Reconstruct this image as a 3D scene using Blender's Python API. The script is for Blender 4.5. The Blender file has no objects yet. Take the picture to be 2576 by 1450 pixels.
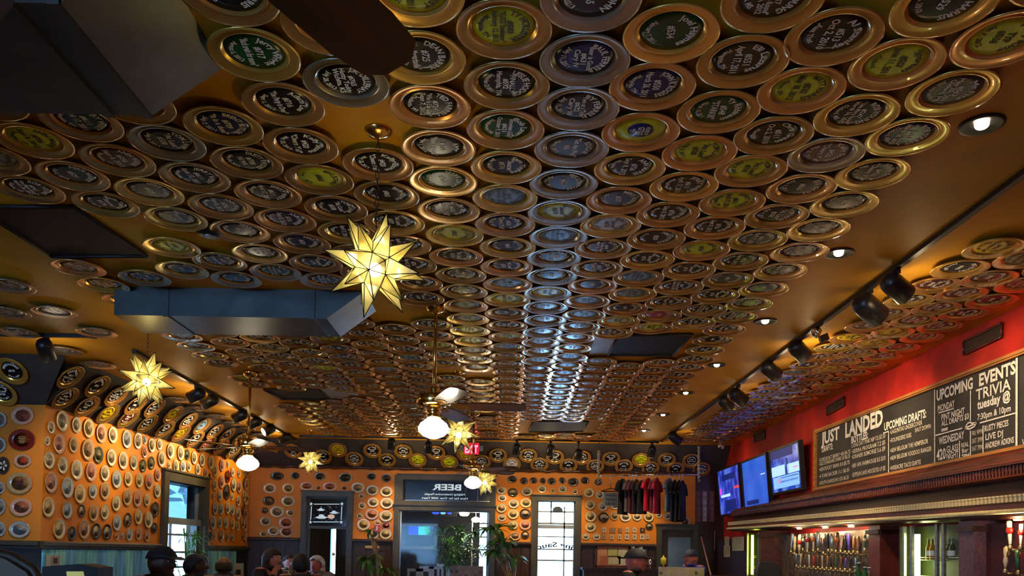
import bpy, bmesh, math, random
from mathutils import Vector, Matrix
random.seed(7)
R = math.radians
scene = bpy.context.scene
COL = scene.collection

# ------------------------------------------------------------------ camera
FPX, VX, VY = 2080.0, 1281.0, 1393.0
TH, RO = R(2.0), R(1.0)
EYE = Vector((0, 0, 1.25))
CF = Vector((0, math.cos(TH), math.sin(TH)))
_r0, _u0 = Vector((1, 0, 0)), Vector((0, -math.sin(TH), math.cos(TH)))
CU = _u0 * math.cos(RO) - _r0 * math.sin(RO)
CR = _r0 * math.cos(RO) + _u0 * math.sin(RO)
CX = VX + FPX * math.tan(TH) * math.sin(RO)
CY = VY - FPX * math.tan(TH) * math.cos(RO)
cd = bpy.data.cameras.new('camera')
cam = bpy.data.objects.new('camera', cd)
COL.objects.link(cam)
mw = Matrix((CR, CU, -CF)).transposed().to_4x4()
mw.translation = EYE
cam.matrix_world = mw
cd.sensor_fit = 'HORIZONTAL'
cd.sensor_width = 36.0
cd.lens = FPX * 36.0 / 2576.0
cd.shift_x = (1288.0 - CX) / 2576.0
cd.shift_y = (CY - 725.0) / 2576.0
cd.clip_start, cd.clip_end = 0.05, 200
scene.camera = cam

# ------------------------------------------------------------------ world and exposure
world = bpy.data.worlds.new('daylight')
scene.world = world
world.use_nodes = True
bg = world.node_tree.nodes['Background']
bg.inputs[0].default_value = (0.24, 0.54, 1.0, 1)
bg.inputs[1].default_value = 20.0
vs = scene.view_settings
vs.view_transform = 'Standard'
vs.look = 'None'
vs.exposure = 0.5
vs.gamma = 1.0
vs.use_curve_mapping = False
cy = scene.cycles
cy.max_bounces, cy.diffuse_bounces, cy.glossy_bounces, cy.transmission_bounces, cy.transparent_max_bounces = 6, 3, 3, 4, 10
cy.caustics_reflective = cy.caustics_refractive = False

# ------------------------------------------------------------------ measuring helpers: a sight line meets a real surface
def ray(px, py):
    return CF + CR * ((px - CX) / FPX) + CU * ((CY - py) / FPX)
def onplane(px, py, p, n):
    d = ray(px, py); n = Vector(n)
    return EYE + d * ((Vector(p) - EYE).dot(n) / d.dot(n))
def PZ(px, py, z): return onplane(px, py, (0, 0, z), (0, 0, 1))
def PX(px, py, x): return onplane(px, py, (x, 0, 0), (1, 0, 0))
def PY(px, py, y): return onplane(px, py, (0, y, 0), (0, 1, 0))

ZC = 3.05                       # ceiling
YB = 13.7                       # back wall
XR = 3.55                       # bar wall
ZR = 1.41                       # chair rail, back wall
ZRL = 1.285                     # chair rail, left walls
ZK = 2.64                       # foot of the cove
LA, LB = Vector((-4.62, 8.15, 0)), Vector((-4.33, YB, 0))   # left wall, foot line
LD = (LB - LA).normalized()
LN = Vector((LD.y, -LD.x, 0))   # faces the room
def PL(px, py): return onplane(px, py, LA, LN)

# ------------------------------------------------------------------ materials
MATS = {}
def M(name, col, rough=.5, metal=0., var=.12, scale=6., bump=0., emit=None, es=0., spec=.5, coat=0., stretch=(1, 1, 1), col2=None, lo=.35, hi=.65, rnd=0., detail=4., trans=0., alpha=1.):
    if name in MATS: return MATS[name]
    m = bpy.data.materials.new(name); m.use_nodes = True
    nt = m.node_tree; b = nt.nodes['Principled BSDF']
    b.inputs['Roughness'].default_value = rough
    b.inputs['Metallic'].default_value = metal
    b.inputs['Specular IOR Level'].default_value = spec
    b.inputs['Coat Weight'].default_value = coat
    b.inputs['Transmission Weight'].default_value = trans
    b.inputs['Alpha'].default_value = alpha
    c1 = tuple(max(0, c * (1 - var)) for c in col) + (1,)
    c2 = tuple(min(1, c * (1 + var)) for c in col) + (1,) if col2 is None else tuple(col2) + (1,)
    tc = nt.nodes.new('ShaderNodeTexCoord'); mp = nt.nodes.new('ShaderNodeMapping')
    mp.inputs['Scale'].default_value = stretch
    nz = nt.nodes.new('ShaderNodeTexNoise'); nz.inputs['Scale'].default_value = scale; nz.inputs['Detail'].default_value = detail
    rp = nt.nodes.new('ShaderNodeValToRGB')
    rp.color_ramp.elements[0].position = lo; rp.color_ramp.elements[0].color = c1
    rp.color_ramp.elements[1].position = hi; rp.color_ramp.elements[1].color = c2
    nt.links.new(tc.outputs['Object'], mp.inputs[0]); nt.links.new(mp.outputs[0], nz.inputs['Vector'])
    nt.links.new(nz.outputs[0], rp.inputs[0])
    out = rp.outputs[0]
    if rnd:
        oi = nt.nodes.new('ShaderNodeObjectInfo'); hs = nt.nodes.new('ShaderNodeHueSaturation')
        mr = nt.nodes.new('ShaderNodeMapRange'); mr.inputs[3].default_value = 1 - rnd; mr.inputs[4].default_value = 1 + rnd
        nt.links.new(oi.outputs['Random'], mr.inputs[0]); nt.links.new(mr.outputs[0], hs.inputs['Value'])
        m2 = nt.nodes.new('ShaderNodeMapRange'); m2.inputs[3].default_value = .5 + rnd * .06; m2.inputs[4].default_value = .5 - rnd * .06
        nt.links.new(oi.outputs['Random'], m2.inputs[0]); nt.links.new(m2.outputs[0], hs.inputs['Hue'])
        nt.links.new(out, hs.inputs['Color']); out = hs.outputs[0]
    nt.links.new(out, b.inputs['Base Color'])
    if bump:
        bp = nt.nodes.new('ShaderNodeBump'); bp.inputs['Strength'].default_value = bump; bp.inputs['Distance'].default_value = .01
        nt.links.new(nz.outputs[0], bp.inputs['Height']); nt.links.new(bp.outputs[0], b.inputs['Normal'])
    if emit:
        b.inputs['Emission Color'].default_value = tuple(emit) + (1,)
        b.inputs['Emission Strength'].default_value = es
    MATS[name] = m
    return m

m_ceil = M('mustard_ceiling_paint', (.62, .30, .014), .55, var=.25, scale=.9, bump=.05, detail=6, spec=.25)
m_orange = M('orange_wall_paint', (.70, .225, .004), .55, var=.12, scale=2.0)
m_red = M('red_wall_paint', (.36, .006, .002), .6, col2=(.74, .022, .006), scale=2.2, detail=8)
m_cove = M('slate_cove_paint', (.050, .042, .036), .6, var=.2)
m_brown = M('dark_brown_panel', (.035, .014, .008), .5, var=.4, stretch=(8, 8, .6))
m_olive = M('olive_trim_paint', (.055, .050, .028), .45, var=.2)
m_floor = M('dark_wood_floor', (.24, .13, .06), .4, var=.35, stretch=(1, 8, 1), scale=3)
m_mahog = M('mahogany', (.115, .022, .012), .35, var=.45, stretch=(6, .7, 6), scale=4)
m_mahogd = M('dark_mahogany', (.040, .010, .006), .35, var=.45, stretch=(6, .7, 6), scale=4)
m_gold = M('gilt_moulding', (.92, .74, .36), .45, var=.15, scale=30)
m_black = M('black_metal', (.010, .010, .011), .38, var=.2)
m_blacks = M('black_satin', (.008, .008, .009), .6, var=.2)
m_brass = M('polished_brass', (.80, .52, .16), .16, 1., var=.08)
m_chrome = M('chrome', (.8, .8, .8), .12, 1., var=.05)
m_white = M('white_paint', (.75, .73, .68), .45, var=.06)
m_duct = M('galvanised_duct', (.085, .085, .085), .36, .8, var=.25, scale=3, bump=.05)
m_panel = M('dark_ceiling_panel', (.012, .011, .017), .6, var=.25, spec=.2)
m_grey = M('grey_sheet', (.34, .34, .34), .4, .3, var=.2)

# ------------------------------------------------------------------ mesh helpers
class MB:
    def __init__(s): s.v = []; s.f = []; s.m = []; s.sm = []
    def add(s, vs, fs, mi=0, smooth=False):
        o = len(s.v); s.v += [tuple(v) for v in vs]
        for f in fs: s.f.append([o + i for i in f]); s.m.append(mi); s.sm.append(smooth)
        return s
    def box(s, a, b, mi=0):
        (x0, y0, z0), (x1, y1, z1) = [min(a[i], b[i]) for i in range(3)], [max(a[i], b[i]) for i in range(3)]
        return s.add([(x0, y0, z0), (x1, y0, z0), (x1, y1, z0), (x0, y1, z0), (x0, y0, z1), (x1, y0, z1), (x1, y1, z1), (x0, y1, z1)],
                     [(0, 3, 2, 1), (4, 5, 6, 7), (0, 1, 5, 4), (1, 2, 6, 5), (2, 3, 7, 6), (3, 0, 4, 7)], mi)
    def obox(s, o, ax, ay, az, mi=0):                      # oriented box: corner/centre + half axes
        o, ax, ay, az = map(Vector, (o, ax, ay, az))
        p = [o + ax * i + ay * j + az * k for k in (-1, 1) for j, i in ((-1, -1), (-1, 1), (1, 1), (1, -1))]
        return s.add(p, [(0, 3, 2, 1), (4, 5, 6, 7), (0, 1, 5, 4), (1, 2, 6, 5), (2, 3, 7, 6), (3, 0, 4, 7)], mi)
    def prism(s, pts, d, mi=0):                            # planar outline pushed along d
        d = Vector(d); n = len(pts); pts = [Vector(p) for p in pts]
        return s.add(pts + [p + d for p in pts], [tuple(range(n - 1, -1, -1)), tuple(range(n, 2 * n))] + [(i, (i + 1) % n, n + (i + 1) % n, n + i) for i in range(n)], mi)
    def lathe(s, prof, n=24, mi=0, mat=None, smooth=True, sy=1., wob=None, cap=True):
        vs = []; fs = []; k = len(prof)
        for r, z in prof:
            for i in range(n):
                a = 2 * math.pi * i / n
                w = 1 + (wob(a) if wob else 0)
                vs.append((r * w * math.cos(a), r * w * math.sin(a) * sy, z))
        for j in range(k - 1):
            for i in range(n):
                a, b = j * n + i, j * n + (i + 1) % n
                fs.append((a, b, b + n, a + n))
        if cap and prof[0][0] > 1e-6: fs.append(tuple(range(n - 1, -1, -1)))
        if cap and prof[-1][0] > 1e-6: fs.append(tuple((k - 1) * n + i for i in range(n)))
        if mat is not None: vs = [mat @ Vector(v) for v in vs]
        return s.add(vs, fs, mi, smooth)
    def tube(s, pts, r, n=8, mi=0, smooth=True):
        pts = [Vector(p) for p in pts]; rs = r if isinstance(r, (list, tuple)) else [r] * len(pts)
        vs = []; fs = []
        for i, p in enumerate(pts):
            t = (pts[min(i + 1, len(pts) - 1)] - pts[max(i - 1, 0)])
            t = t.normalized() if t.length > 1e-9 else Vector((0, 0, 1))
            a = t.cross(Vector((0, 0, 1)) if abs(t.z) < .9 else Vector((1, 0, 0))).normalized(); b = t.cross(a)
            for k in range(n):
                w = 2 * math.pi * k / n
                vs.append(p + (a * math.cos(w) + b * math.sin(w)) * rs[i])
        for i in range(len(pts) - 1):
            for k in range(n):
                fs.append((i * n + k, i * n + (k + 1) % n, (i + 1) * n + (k + 1) % n, (i + 1) * n + k))
        fs.append(tuple(range(n - 1, -1, -1))); fs.append(tuple((len(pts) - 1) * n + k for k in range(n)))
        return s.add(vs, fs, mi, smooth)
    def ball(s, c, rx, ry=None, rz=None, n=12, k=8, mi=0):
        ry = ry or rx; rz = rz or rx
        prof = [(max(1e-7, math.sin(math.pi * j / k)), -math.cos(math.pi * j / k)) for j in range(k + 1)]
        return s.lathe(prof, n, mi, Matrix.Translation(c) @ Matrix.Diagonal((rx, ry, rz, 1)))
    def mesh(s, name, mats):
        me = bpy.data.meshes.new(name); me.from_pydata(s.v, [], s.f)
        for m in (mats if isinstance(mats, (list, tuple)) else [mats]): me.materials.append(m)
        me.polygons.foreach_set('material_index', s.m); me.polygons.foreach_set('use_smooth', s.sm)
        me.update()
        return me
    def build(s, name, mats, parent=None, mtx=None):
        return ob(name, s.mesh(name, mats), parent, mtx)

def ob(name, me, parent=None, mtx=None):
    o = bpy.data.objects.new(name, me); COL.objects.link(o)
    if parent: o.parent = parent
    if mtx is not None: o.matrix_local = mtx
    return o
def tag(o, label=None, cat=None, group=None, kind=None):
    if label: o['label'] = label
    if cat: o['category'] = cat
    if group: o['group'] = group
    if kind: o['kind'] = kind
    return o
def thing(name, label, cat, mtx=None, group=None):
    o = bpy.data.objects.new(name, None); COL.objects.link(o); o.empty_display_size = .05
    if mtx is not None: o.matrix_world = mtx
    return tag(o, label, cat, group)
def struct(o): o['kind'] = 'structure'; return o
def T(x, y=None, z=None):
    return Matrix.Translation((x, y, z) if y is not None else x)
def frame(o, right, up):                                   # right, up -> facing right x up
    r = Vector(right).normalized(); u = Vector(up).normalized(); n = r.cross(u).normalized(); u = n.cross(r)
    m = Matrix((r, u, n)).transposed().to_4x4(); m.translation = o
    return m
def copy_tree(o, mtx, label=None, group=None, parent=None):
    c = o.copy(); COL.objects.link(c)
    if parent: c.parent = parent
    else: c.matrix_world = mtx
    if label: c['label'] = label
    if group: c['group'] = group
    for ch in o.children: copy_tree(ch, None, parent=c)
    return c
def light(name, kind, loc, power, col=(1, .75, .45), parent=None, radius=.03, target=None, angle=70, blend=.6):
    ld = bpy.data.lights.new(name, kind); ld.energy = power; ld.color = col
    if kind in ('POINT', 'SPOT'): ld.shadow_soft_size = radius
    if kind == 'SPOT': ld.spot_size = R(angle); ld.spot_blend = blend
    o = bpy.data.objects.new(name, ld); COL.objects.link(o)
    m = T(loc)
    if target is not None:
        m = (Vector(target) - Vector(loc)).to_track_quat('-Z', 'Y').to_matrix().to_4x4(); m.translation = loc
    if parent:
        o.parent = parent; o.matrix_parent_inverse = parent.matrix_world.inverted()
    o.matrix_world = m
    return o

# flat lettering -------------------------------------------------
_tc = {}
def text2d(body, bold=0., res=2):
    """outline of a line of writing, centred on x, baseline 0, cap height 1 -> verts, faces, width"""
    key = (body, bold, res)
    if key in _tc: return _tc[key]
    cu = bpy.data.curves.new('lettering', 'FONT'); cu.body = body; cu.resolution_u = res; cu.offset = bold; cu.fill_mode = 'FRONT'
    o = bpy.data.objects.new('lettering', cu); COL.objects.link(o)
    dg = bpy.context.evaluated_depsgraph_get(); dg.update()
    me = bpy.data.meshes.new_from_object(o.evaluated_get(dg))
    vs = [(v.co.x, v.co.y) for v in me.vertices]; fs = [tuple(p.vertices) for p in me.polygons]
    bpy.data.objects.remove(o); bpy.data.curves.remove(cu); bpy.data.meshes.remove(me)
    if not vs: vs = [(0, 0)]
    x0 = min(v[0] for v in vs); x1 = max(v[0] for v in vs); k = 1 / .7
    vs = [((v[0] - (x0 + x1) / 2) * k, v[1] * k) for v in vs]
    _tc[key] = (vs, fs, (x1 - x0) * k)
    return _tc[key]
def put_text(mb, body, cx, base, cap, width=None, bold=.0, arc=0., z=0., mi=0, res=2, mirror=False, left=False):
    """writing in the local xy plane; arc = signed radius of a bend about (cx, base - arc)"""
    vs, fs, w = text2d(body, bold, res)
    sx = cap if width is None else width / max(w, 1e-6)
    out = []
    for x, y in vs:
        X, Y = x * sx, y * cap
        if left: X += w * sx / 2
        if mirror: X = -X
        if arc > 0: a = X / arc; r = arc + Y; X, Y = r * math.sin(a), r * math.cos(a) - arc
        elif arc < 0: a = X / -arc; r = -arc - Y; X, Y = r * math.sin(a), -arc - r * math.cos(a)
        out.append((cx + X, base + Y, z))
    mb.add(out, fs if not mirror else [f[::-1] for f in fs], mi)
    return mb

# ================================================================== the setting
def struct_box(name, a, b, m): return struct(MB().box(a, b).build(name, m))
struct_box('floor', (-9, -4.2, -.12), (6.2, 19.2, 0), m_floor)
struct_box('ceiling', (-9, -4.2, ZC), (4.2, YB + .3, ZC + .15), m_ceil)

def grid_wall(name, o, du, u0, u1, z0, z1, holes, th, m):
    """upright wall with rectangular openings; du along the wall, th pushed away from the room"""
    us = sorted({u0, u1} | {h[0] for h in holes} | {h[1] for h in holes}); zs = sorted({z0, z1} | {h[2] for h in holes} | {h[3] for h in holes})
    us = [u for u in us if u0 <= u <= u1]; zs = [z for z in zs if z0 <= z <= z1]
    b = MB(); o = Vector(o); du = Vector(du).normalized(); n = Vector(th)
    for i in range(len(us) - 1):
        for j in range(len(zs) - 1):
            uc, zc = (us[i] + us[i + 1]) / 2, (zs[j] + zs[j + 1]) / 2
            if any(h[0] < uc < h[1] and h[2] < zc < h[3] for h in holes): continue
            c = o + du * uc + Vector((0, 0, zc)) + n / 2
            b.obox(c, du * (us[i + 1] - us[i]) / 2, n / 2, Vector((0, 0, (zs[j + 1] - zs[j]) / 2)))
    return struct(b.build(name, m))

def bx(px): return PY(px, 1350, YB).x
def bz(px, py): return PY(px, py, YB).z
# openings of the back wall, measured on the wall plane: x0, x1, z0, z1
D1 = (bx(770), bx(874), 0.0, bz(820, 1250))
D2 = (bx(1003), bx(1232), 0.0, bz(1110, 1286))
TR = (bx(1012), bx(1232), bz(1110, 1261), bz(1110, 1209))
W2 = (bx(1351), bx(1446), 0.55, bz(1400, 1262))
D3 = (bx(1664), bx(1742), 0.0, bz(1700, 1334))
XW = bx(1748)
holes = [D1, D2, TR, W2, D3]
grid_wall('wall_back', (0, YB, 0), (1, 0, 0), LB.x - .1, XW, ZR, ZC, holes, (0, .22, 0), m_orange)
wb = grid_wall('wall_back_lower', (0, YB, 0), (1, 0, 0), LB.x - .1, XW, 0, ZR, holes, (0, .22, 0), m_brown)
grid_wall('wall_back_panelled', (0, YB, 0), (1, 0, 0), XW, XR + .2, 0, ZC, [], (0, .22, 0), m_mahogd)
# left wall
LL = (LB - LA).length
def lu(px, py=1330): return (PL(px, py) - LA).dot(LD)
WLh = (lu(414), lu(507), .75, PL(455, 1216).z)
grid_wall('wall_left', LA, LD, 0, LL + .1, ZRL, ZC, [WLh], -LN * .2, m_orange)
wl_low = grid_wall('wall_left_lower', LA, LD, 0, LL + .1, 0, ZRL, [WLh], -LN * .2, M('dark_teal_batten_wall', (.012, .022, .028), .6))
# near return wall on the left, faces the camera
struct_box('wall_near_left', (-9, LA.y, ZRL), (LA.x, LA.y + .2, ZC), m_orange)
struct_box('wall_near_left_lower', (-9, LA.y, 0), (LA.x, LA.y + .2, ZRL), M('navy_wainscot', (.012, .014, .022), .6))
# bar wall on the right, red
struct_box('wall_right', (XR, -4.2, 0), (XR + .2, YB + .22, ZC), m_red)
# far left and rear walls of the room
struct_box('wall_far_left', (-9.2, -4.2, 0), (-9, LA.y + .2, ZC), m_orange)
grid_wall('wall_rear', (0, -4.2, 0), (1, 0, 0), -9, XR + .2, 0, ZC, [(-6.2, -2.8, .8, 2.3)], (0, -.2, 0), m_orange)  # rear opening is unseen, added to let daylight fill the room

# cove all round: slanted boards between wall and ceiling
cv = .41
def cove(name, a, b, nrm, ext0=0, ext1=0):
    a, b, nrm = Vector(a), Vector(b), Vector(nrm); d = (b - a).normalized()
    p = [a + Vector((0, 0, ZK)), b + Vector((0, 0, ZK)), b + nrm * cv - d * ext1 + Vector((0, 0, ZC)), a + nrm * cv + d * ext0 + Vector((0, 0, ZC))]
    back = [q.copy() for q in (a, b)]
    q = [a + Vector((0, 0, ZC)), b + Vector((0, 0, ZC))]
    m = MB(); m.add(p + q, [(0, 1, 2, 3), (0, 3, 4), (1, 5, 2), (3, 2, 5, 4), (0, 4, 5, 1)])
    return struct(m.build(name, m_cove))
E_ = .004
cove('trim_1', LA + LN * E_, LB + LN * E_, LN, -cv * 0 - .0, cv)
cove('trim_2', Vector((LB.x, YB - E_, 0)), Vector((XR, YB - E_, 0)), (0, -1, 0), cv, 0)
cove('trim_3', Vector((-9, LA.y - E_, 0)), Vector((LA.x, LA.y - E_, 0)), (0, -1, 0), 0, -cv)

# chair rails, thin moulded boards
def rail(name, a, b, n, z=ZR, h=.075, d=.05, m=m_olive):
    a, b, n = Vector(a), Vector(b), Vector(n).normalized(); up = Vector((0, 0, 1)); o = a + up * z
    pts = [o, o + n * d * .6, o + n * d * .6 + up * h * .25, o + n * d + up * h * .4, o + n * d + up * h * .8, o + n * d * .7 + up * h, o + up * h]
    pts = [p - up * h * .5 for p in pts]
    return struct(MB().prism(pts, b - a).build(name, m))
rail('baseboard_left_rail', LA + LD * 0, LA + LD * (WLh[0] - .14), LN, z=ZRL - .03).name = 'trim_4'
rail('trim_5', LA + LD * (WLh[1] + .14), LB, LN, z=ZRL - .03)
rail('trim_6', (-9, LA.y, 0), (LA.x, LA.y, 0), (0, -1, 0), z=ZRL - .03)
m_dk = m_brown
rail('trim_7', (LB.x, YB, 0), (D1[0] - .1, YB, 0), (0, -1, 0), m=m_dk)
rail('trim_8', (D1[1] + .1, YB, 0), (D2[0] - .1, YB, 0), (0, -1, 0), m=m_dk)
rail('trim_9', (D2[1] + .1, YB, 0), (W2[0] - .1, YB, 0), (0, -1, 0), m=m_dk)
rail('trim_10', (W2[1] + .1, YB, 0), (D3[0] - .1, YB, 0), (0, -1, 0), m=m_dk)
# conduit with glossy wrapped cable under the back cove
cp = []
for i in range(60):
    x = LB.x + .05 + (XW - LB.x) * i / 59
    cp.append((x, YB - .055 - .012 * math.sin(i * 1.9), ZK - .015 + .012 * math.sin(i * 2.7)))
tag(MB().tube(cp, .022, 8).build('pipe', M('dark_glossy_pipe', (.05, .018, .012), .15, var=.4, scale=12, bump=.4)),
    'dark glossy pipe running along the back wall under the sloping cove', 'pipe')

# weathered plank wainscot on the left wall, plank by plank
pk = [M('weathered_plank_%d' % i, c, .55, col2=c2, stretch=(6, 6, .9), scale=3, detail=6, bump=.2) for i, (c, c2) in enumerate([
    ((.10, .45, .66), (.26, .80, .95)), ((.08, .34, .66), (.20, .62, .98)), ((.12, .50, .54), (.32, .88, .82)), ((.10, .26, .50), (.24, .48, .80)), ((.05, .22, .40), (.16, .55, .90))])]
def planks(u0, u1, z1, w=.205):
    u = u0; i = 0
    while u < u1 - .03:
        ww = min(w * random.uniform(.86, 1.1), u1 - u)
        th = random.uniform(.018, .030)
        c = LA + LD * (u + ww / 2) + LN * th / 2 + Vector((0, 0, z1 / 2))
        MB().obox(c, LD * (ww / 2 - .005), LN * th / 2, Vector((0, 0, z1 / 2 - .004))).build('plank', pk[random.randrange(5)], wl_low)
        u += ww
planks(.02, WLh[0] - .13, ZRL - .072)
planks(WLh[1] + .13, LL - .55, ZRL - .072)
# boards of the dark wainscot on the back wall
def bplanks(x0, x1):
    x = x0
    while x < x1 - .02:
        w = min(.2, x1 - x)
        MB().box((x + .004, YB - .018, .01), (x + w - .004, YB, ZR - .05)).build('plank', m_brown, wb); x += w
bplanks(LB.x + .03, D1[0] - .12); bplanks(D1[1] + .12, D2[0] - .12); bplanks(D2[1] + .12, W2[0] - .12); bplanks(W2[1] + .12, D3[0] - .12)

# frames of the openings -------------------------------------------------
def casing(name, o, du, n, h, w=.105, d=.05, sill=False, m=m_olive):
    """flat casing boards round an opening h = (u0,u1,z0,z1); returns an Empty with the boards as parts"""
    e = thing(name, None, None); struct(e)
    du, n, o = Vector(du), Vector(n), Vector(o); U = Vector((0, 0, 1))
    def board(nm, u0, u1, z0, z1, dd=d):
        c = o + du * (u0 + u1) / 2 + U * (z0 + z1) / 2 + n * (dd / 2 - .06)
        MB().obox(c, du * (u1 - u0) / 2, n * (dd / 2 + .06), U * (z1 - z0) / 2).build(nm, m, e)
    board('jamb', h[0] - w, h[0], h[2], h[3]); board('jamb', h[1], h[1] + w, h[2], h[3])
    board('head', h[0] - w, h[1] + w, h[3], h[3] + w * .95)
    board('head_cap', h[0] - w - .02, h[1] + w + .02, h[3] + w * .95, h[3] + w * 1.15, d + .02)
    for uu in (h[0], h[1] - .012): MB().obox(o + du * (uu + .006) + U * (h[2] + h[3]) / 2 - n * .11, du * .006, n * .112, U * (h[3] - h[2]) / 2).build('reveal', m, e)
    MB().obox(o + du * (h[0] + h[1]) / 2 + U * (h[3] - .006) - n * .11, du * (h[1] - h[0]) / 2, n * .112, U * .006).build('reveal', m, e)
    if sill: board('sill', h[0] - w, h[1] + w, h[2] - .05, h[2], d + .04)
    return e
m_glass = None
def glassmat(name, tint, a):
    m = bpy.data.materials.new(name); m.use_nodes = True; nt = m.node_tree
    for n in list(nt.nodes): nt.nodes.remove(n)
    o = nt.nodes.new('ShaderNodeOutputMaterial'); mx = nt.nodes.new('ShaderNodeMixShader'); mx.inputs[0].default_value = a
    tr = nt.nodes.new('ShaderNodeBsdfTransparent'); tr.inputs[0].default_value = tuple(tint) + (1,)
    gl = nt.nodes.new('ShaderNodeBsdfGlossy'); gl.inputs['Roughness'].default_value = .05
    nt.links.new(tr.outputs[0], mx.inputs[1]); nt.links.new(gl.outputs[0], mx.inputs[2]); nt.links.new(mx.outputs[0], o.inputs[0])
    return m
m_pane = glassmat('window_glass', (.95, .97, .98), .008)
m_etch = glassmat('etched_glass', (.235, .265, .27), .04)
m_edark = glassmat('dark_overlay_glass', (.50, .53, .55), .02)
m_etchw = M('frosted_white_etching', (.75, .82, .84), .7, var=.05)
m_etchb = M('painted_backlight_etching', (.55, .66, .70), .6, var=.05, emit=(.55, .68, .74), es=.45)  # emission stands in for light coming through the etching

U3 = Vector((0, 0, 1))
def bar(mb, o, du, n, u0, u1, z0, z1, d0, d1):
    c = Vector(o) + Vector(du) * (u0 + u1) / 2 + U3 * (z0 + z1) / 2 + Vector(n) * (d0 + d1) / 2
    mb.obox(c, Vector(du) * (u1 - u0) / 2, Vector(n) * (d1 - d0) / 2, U3 * (z1 - z0) / 2)

# --- left wall window
wl = casing('window_1', LA, LD, LN, WLh, w=.13, sill=True)
u0, u1, z0, z1 = WLh
zt = PL(455, 1308).z; zt2 = PL(455, 1315).z
m_sash = M('grey_blue_sash', (.20, .23, .25), .45)
b = MB(); bar(b, LA, LD, LN, u0, u1, zt2 - .03, zt + .02, -.12, .0); b.build('transom_bar', m_sash, wl)
b = MB()
for k in (0, 1): bar(b, LA, LD, LN, u0 if k == 0 else u1 - .05, u0 + .05 if k == 0 else u1, z0, z1, -.14, -.05)
b.build('sash', m_sash, wl)
b = MB(); bar(b, LA, LD, LN, u0 + .05, u1 - .05, zt + .02, z1, -.10, -.09); ep = b.build('upper_pane', m_etch, wl)
# etched picture: obelisk on a hill, parasol and saucers, all frosted flat shapes on the pane
def lpt(px, py, d=-.085): return PL(px, py) + LN * d
def etch(mb, pts, th=.004):
    mb.prism([lpt(*p) for p in pts], LN * th)
b = MB()
etch(b, [(412, 1302), (412, 1268), (430, 1258), (446, 1264), (462, 1258), (478, 1276), (500, 1262), (500, 1306)])
etch(b, [(478, 1278), (482, 1246), (489, 1246), (492, 1279)])
etch(b, [(464, 1243), (464, 1239), (496, 1243), (496, 1247)])
etch(b, [(477, 1235), (483, 1229), (489, 1230), (494, 1237), (486, 1241)])
etch(b, [(426, 1256), (425, 1243), (432, 1239), (439, 1244), (440, 1256)])
b.build('etched_hill', glassmat('etched_pale', (.92, .95, .96), .02), ep)
b = MB(); etch(b, [(470, 1222), (502, 1228), (502, 1262), (480, 1270), (474, 1246), (462, 1240)]); etch(b, [(414, 1250), (470, 1254), (476, 1262), (440, 1263), (414, 1260)]); b.build('dark_view_patch', m_edark, ep)  # dark patches stand for the dark things seen through the pane
b = MB(); etch(b, [(412, 1240), (436, 1229), (440, 1229), (459, 1241), (440, 1248), (415, 1243)]); b.build('dark_parasol', m_edark, ep)
b = MB()
for uu in (.30,): bar(b, LA, LD, LN, u0 + (u1 - u0) * uu - .012, u0 + (u1 - u0) * uu + .012, z0, zt2, -.10, -.07)
zz = z0
for py in (1346, 1390, 1428): zz = PL(455, py).z; bar(b, LA, LD, LN, u0, u1, zz - .014, zz + .014, -.10, -.07)
b.build('glazing_bar', m_sash, wl)
b = MB(); bar(b, LA, LD, LN, u0 + .05, u1 - .05, z0, zt2 - .03, -.089, -.085); b.build('pane', m_pane, wl)

# --- door 1 on the back wall: glazed door with an etched upper light
BO, BU, BN = Vector((0, YB, 0)), Vector((1, 0, 0)), Vector((0, -1, 0))
d1 = casing('door_1', BO, BU, BN, D1, w=.085)
ztop = bz(820, 1324); zbot = bz(820, 1331)
b = MB(); bar(b, BO, BU, BN, D1[0], D1[1], zbot, ztop, -.12, -.03); b.build('transom_bar', m_olive, d1)
b = MB(); bar(b, BO, BU, BN, D1[0] + .03, D1[1] - .03, ztop, D1[3] - .03, -.08, -.075)
up = b.build('upper_pane', M('smoked_glass', (.006, .008, .010), .08, var=.1, alpha=.86), d1)
def bpt(px, py, d=.07): return PY(px, py, YB) + Vector((0, d, 0))
def betch(mb, pts, th=.004, d=.07): mb.prism([bpt(*p, d) for p in pts], (0, -th, 0))
def star_px(cx, cy, r, n=5):
    return [(cx + (r if i % 2 == 0 else r * .42) * math.sin(math.pi * i / n), cy - (r if i % 2 == 0 else r * .42) * math.cos(math.pi * i / n)) for i in range(2 * n)]
b = MB()
for c in ((780, 1268), (858, 1268), (778, 1314), (856, 1314)): betch(b, star_px(c[0], c[1], 5.2))
for s in (((787, 1267.5), (852, 1267.5), (852, 1269.5), (787, 1269.5)), ((785, 1312.5), (850, 1312.5), (850, 1314.5), (785, 1314.5)), ((780, 1274), (782, 1274), (780, 1308), (778, 1308)), ((857, 1274), (859, 1274), (857, 1308), (855, 1308))): betch(b, s)
def ufo(cx, cy, w):
    return [(cx - w, cy + w * .12), (cx - w * .45, cy - w * .06), (cx - w * .25, cy - w * .32), (cx + w * .25, cy - w * .32), (cx + w * .45, cy - w * .06), (cx + w, cy + w * .12), (cx + w * .4, cy + w * .32), (cx - w * .4, cy + w * .32)]
for c in ((805, 1282, 11), (838, 1289, 12), (806, 1300, 17)): betch(b, ufo(*c))
rr = random.Random(3)
for i in range(60):
    x, y = rr.uniform(786, 852), rr.uniform(1273, 1310); betch(b, [(x, y - .6), (x + .6, y), (x, y + .6), (x - .6, y)])
b.build('etched_saucers', m_etchb, up)
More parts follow.
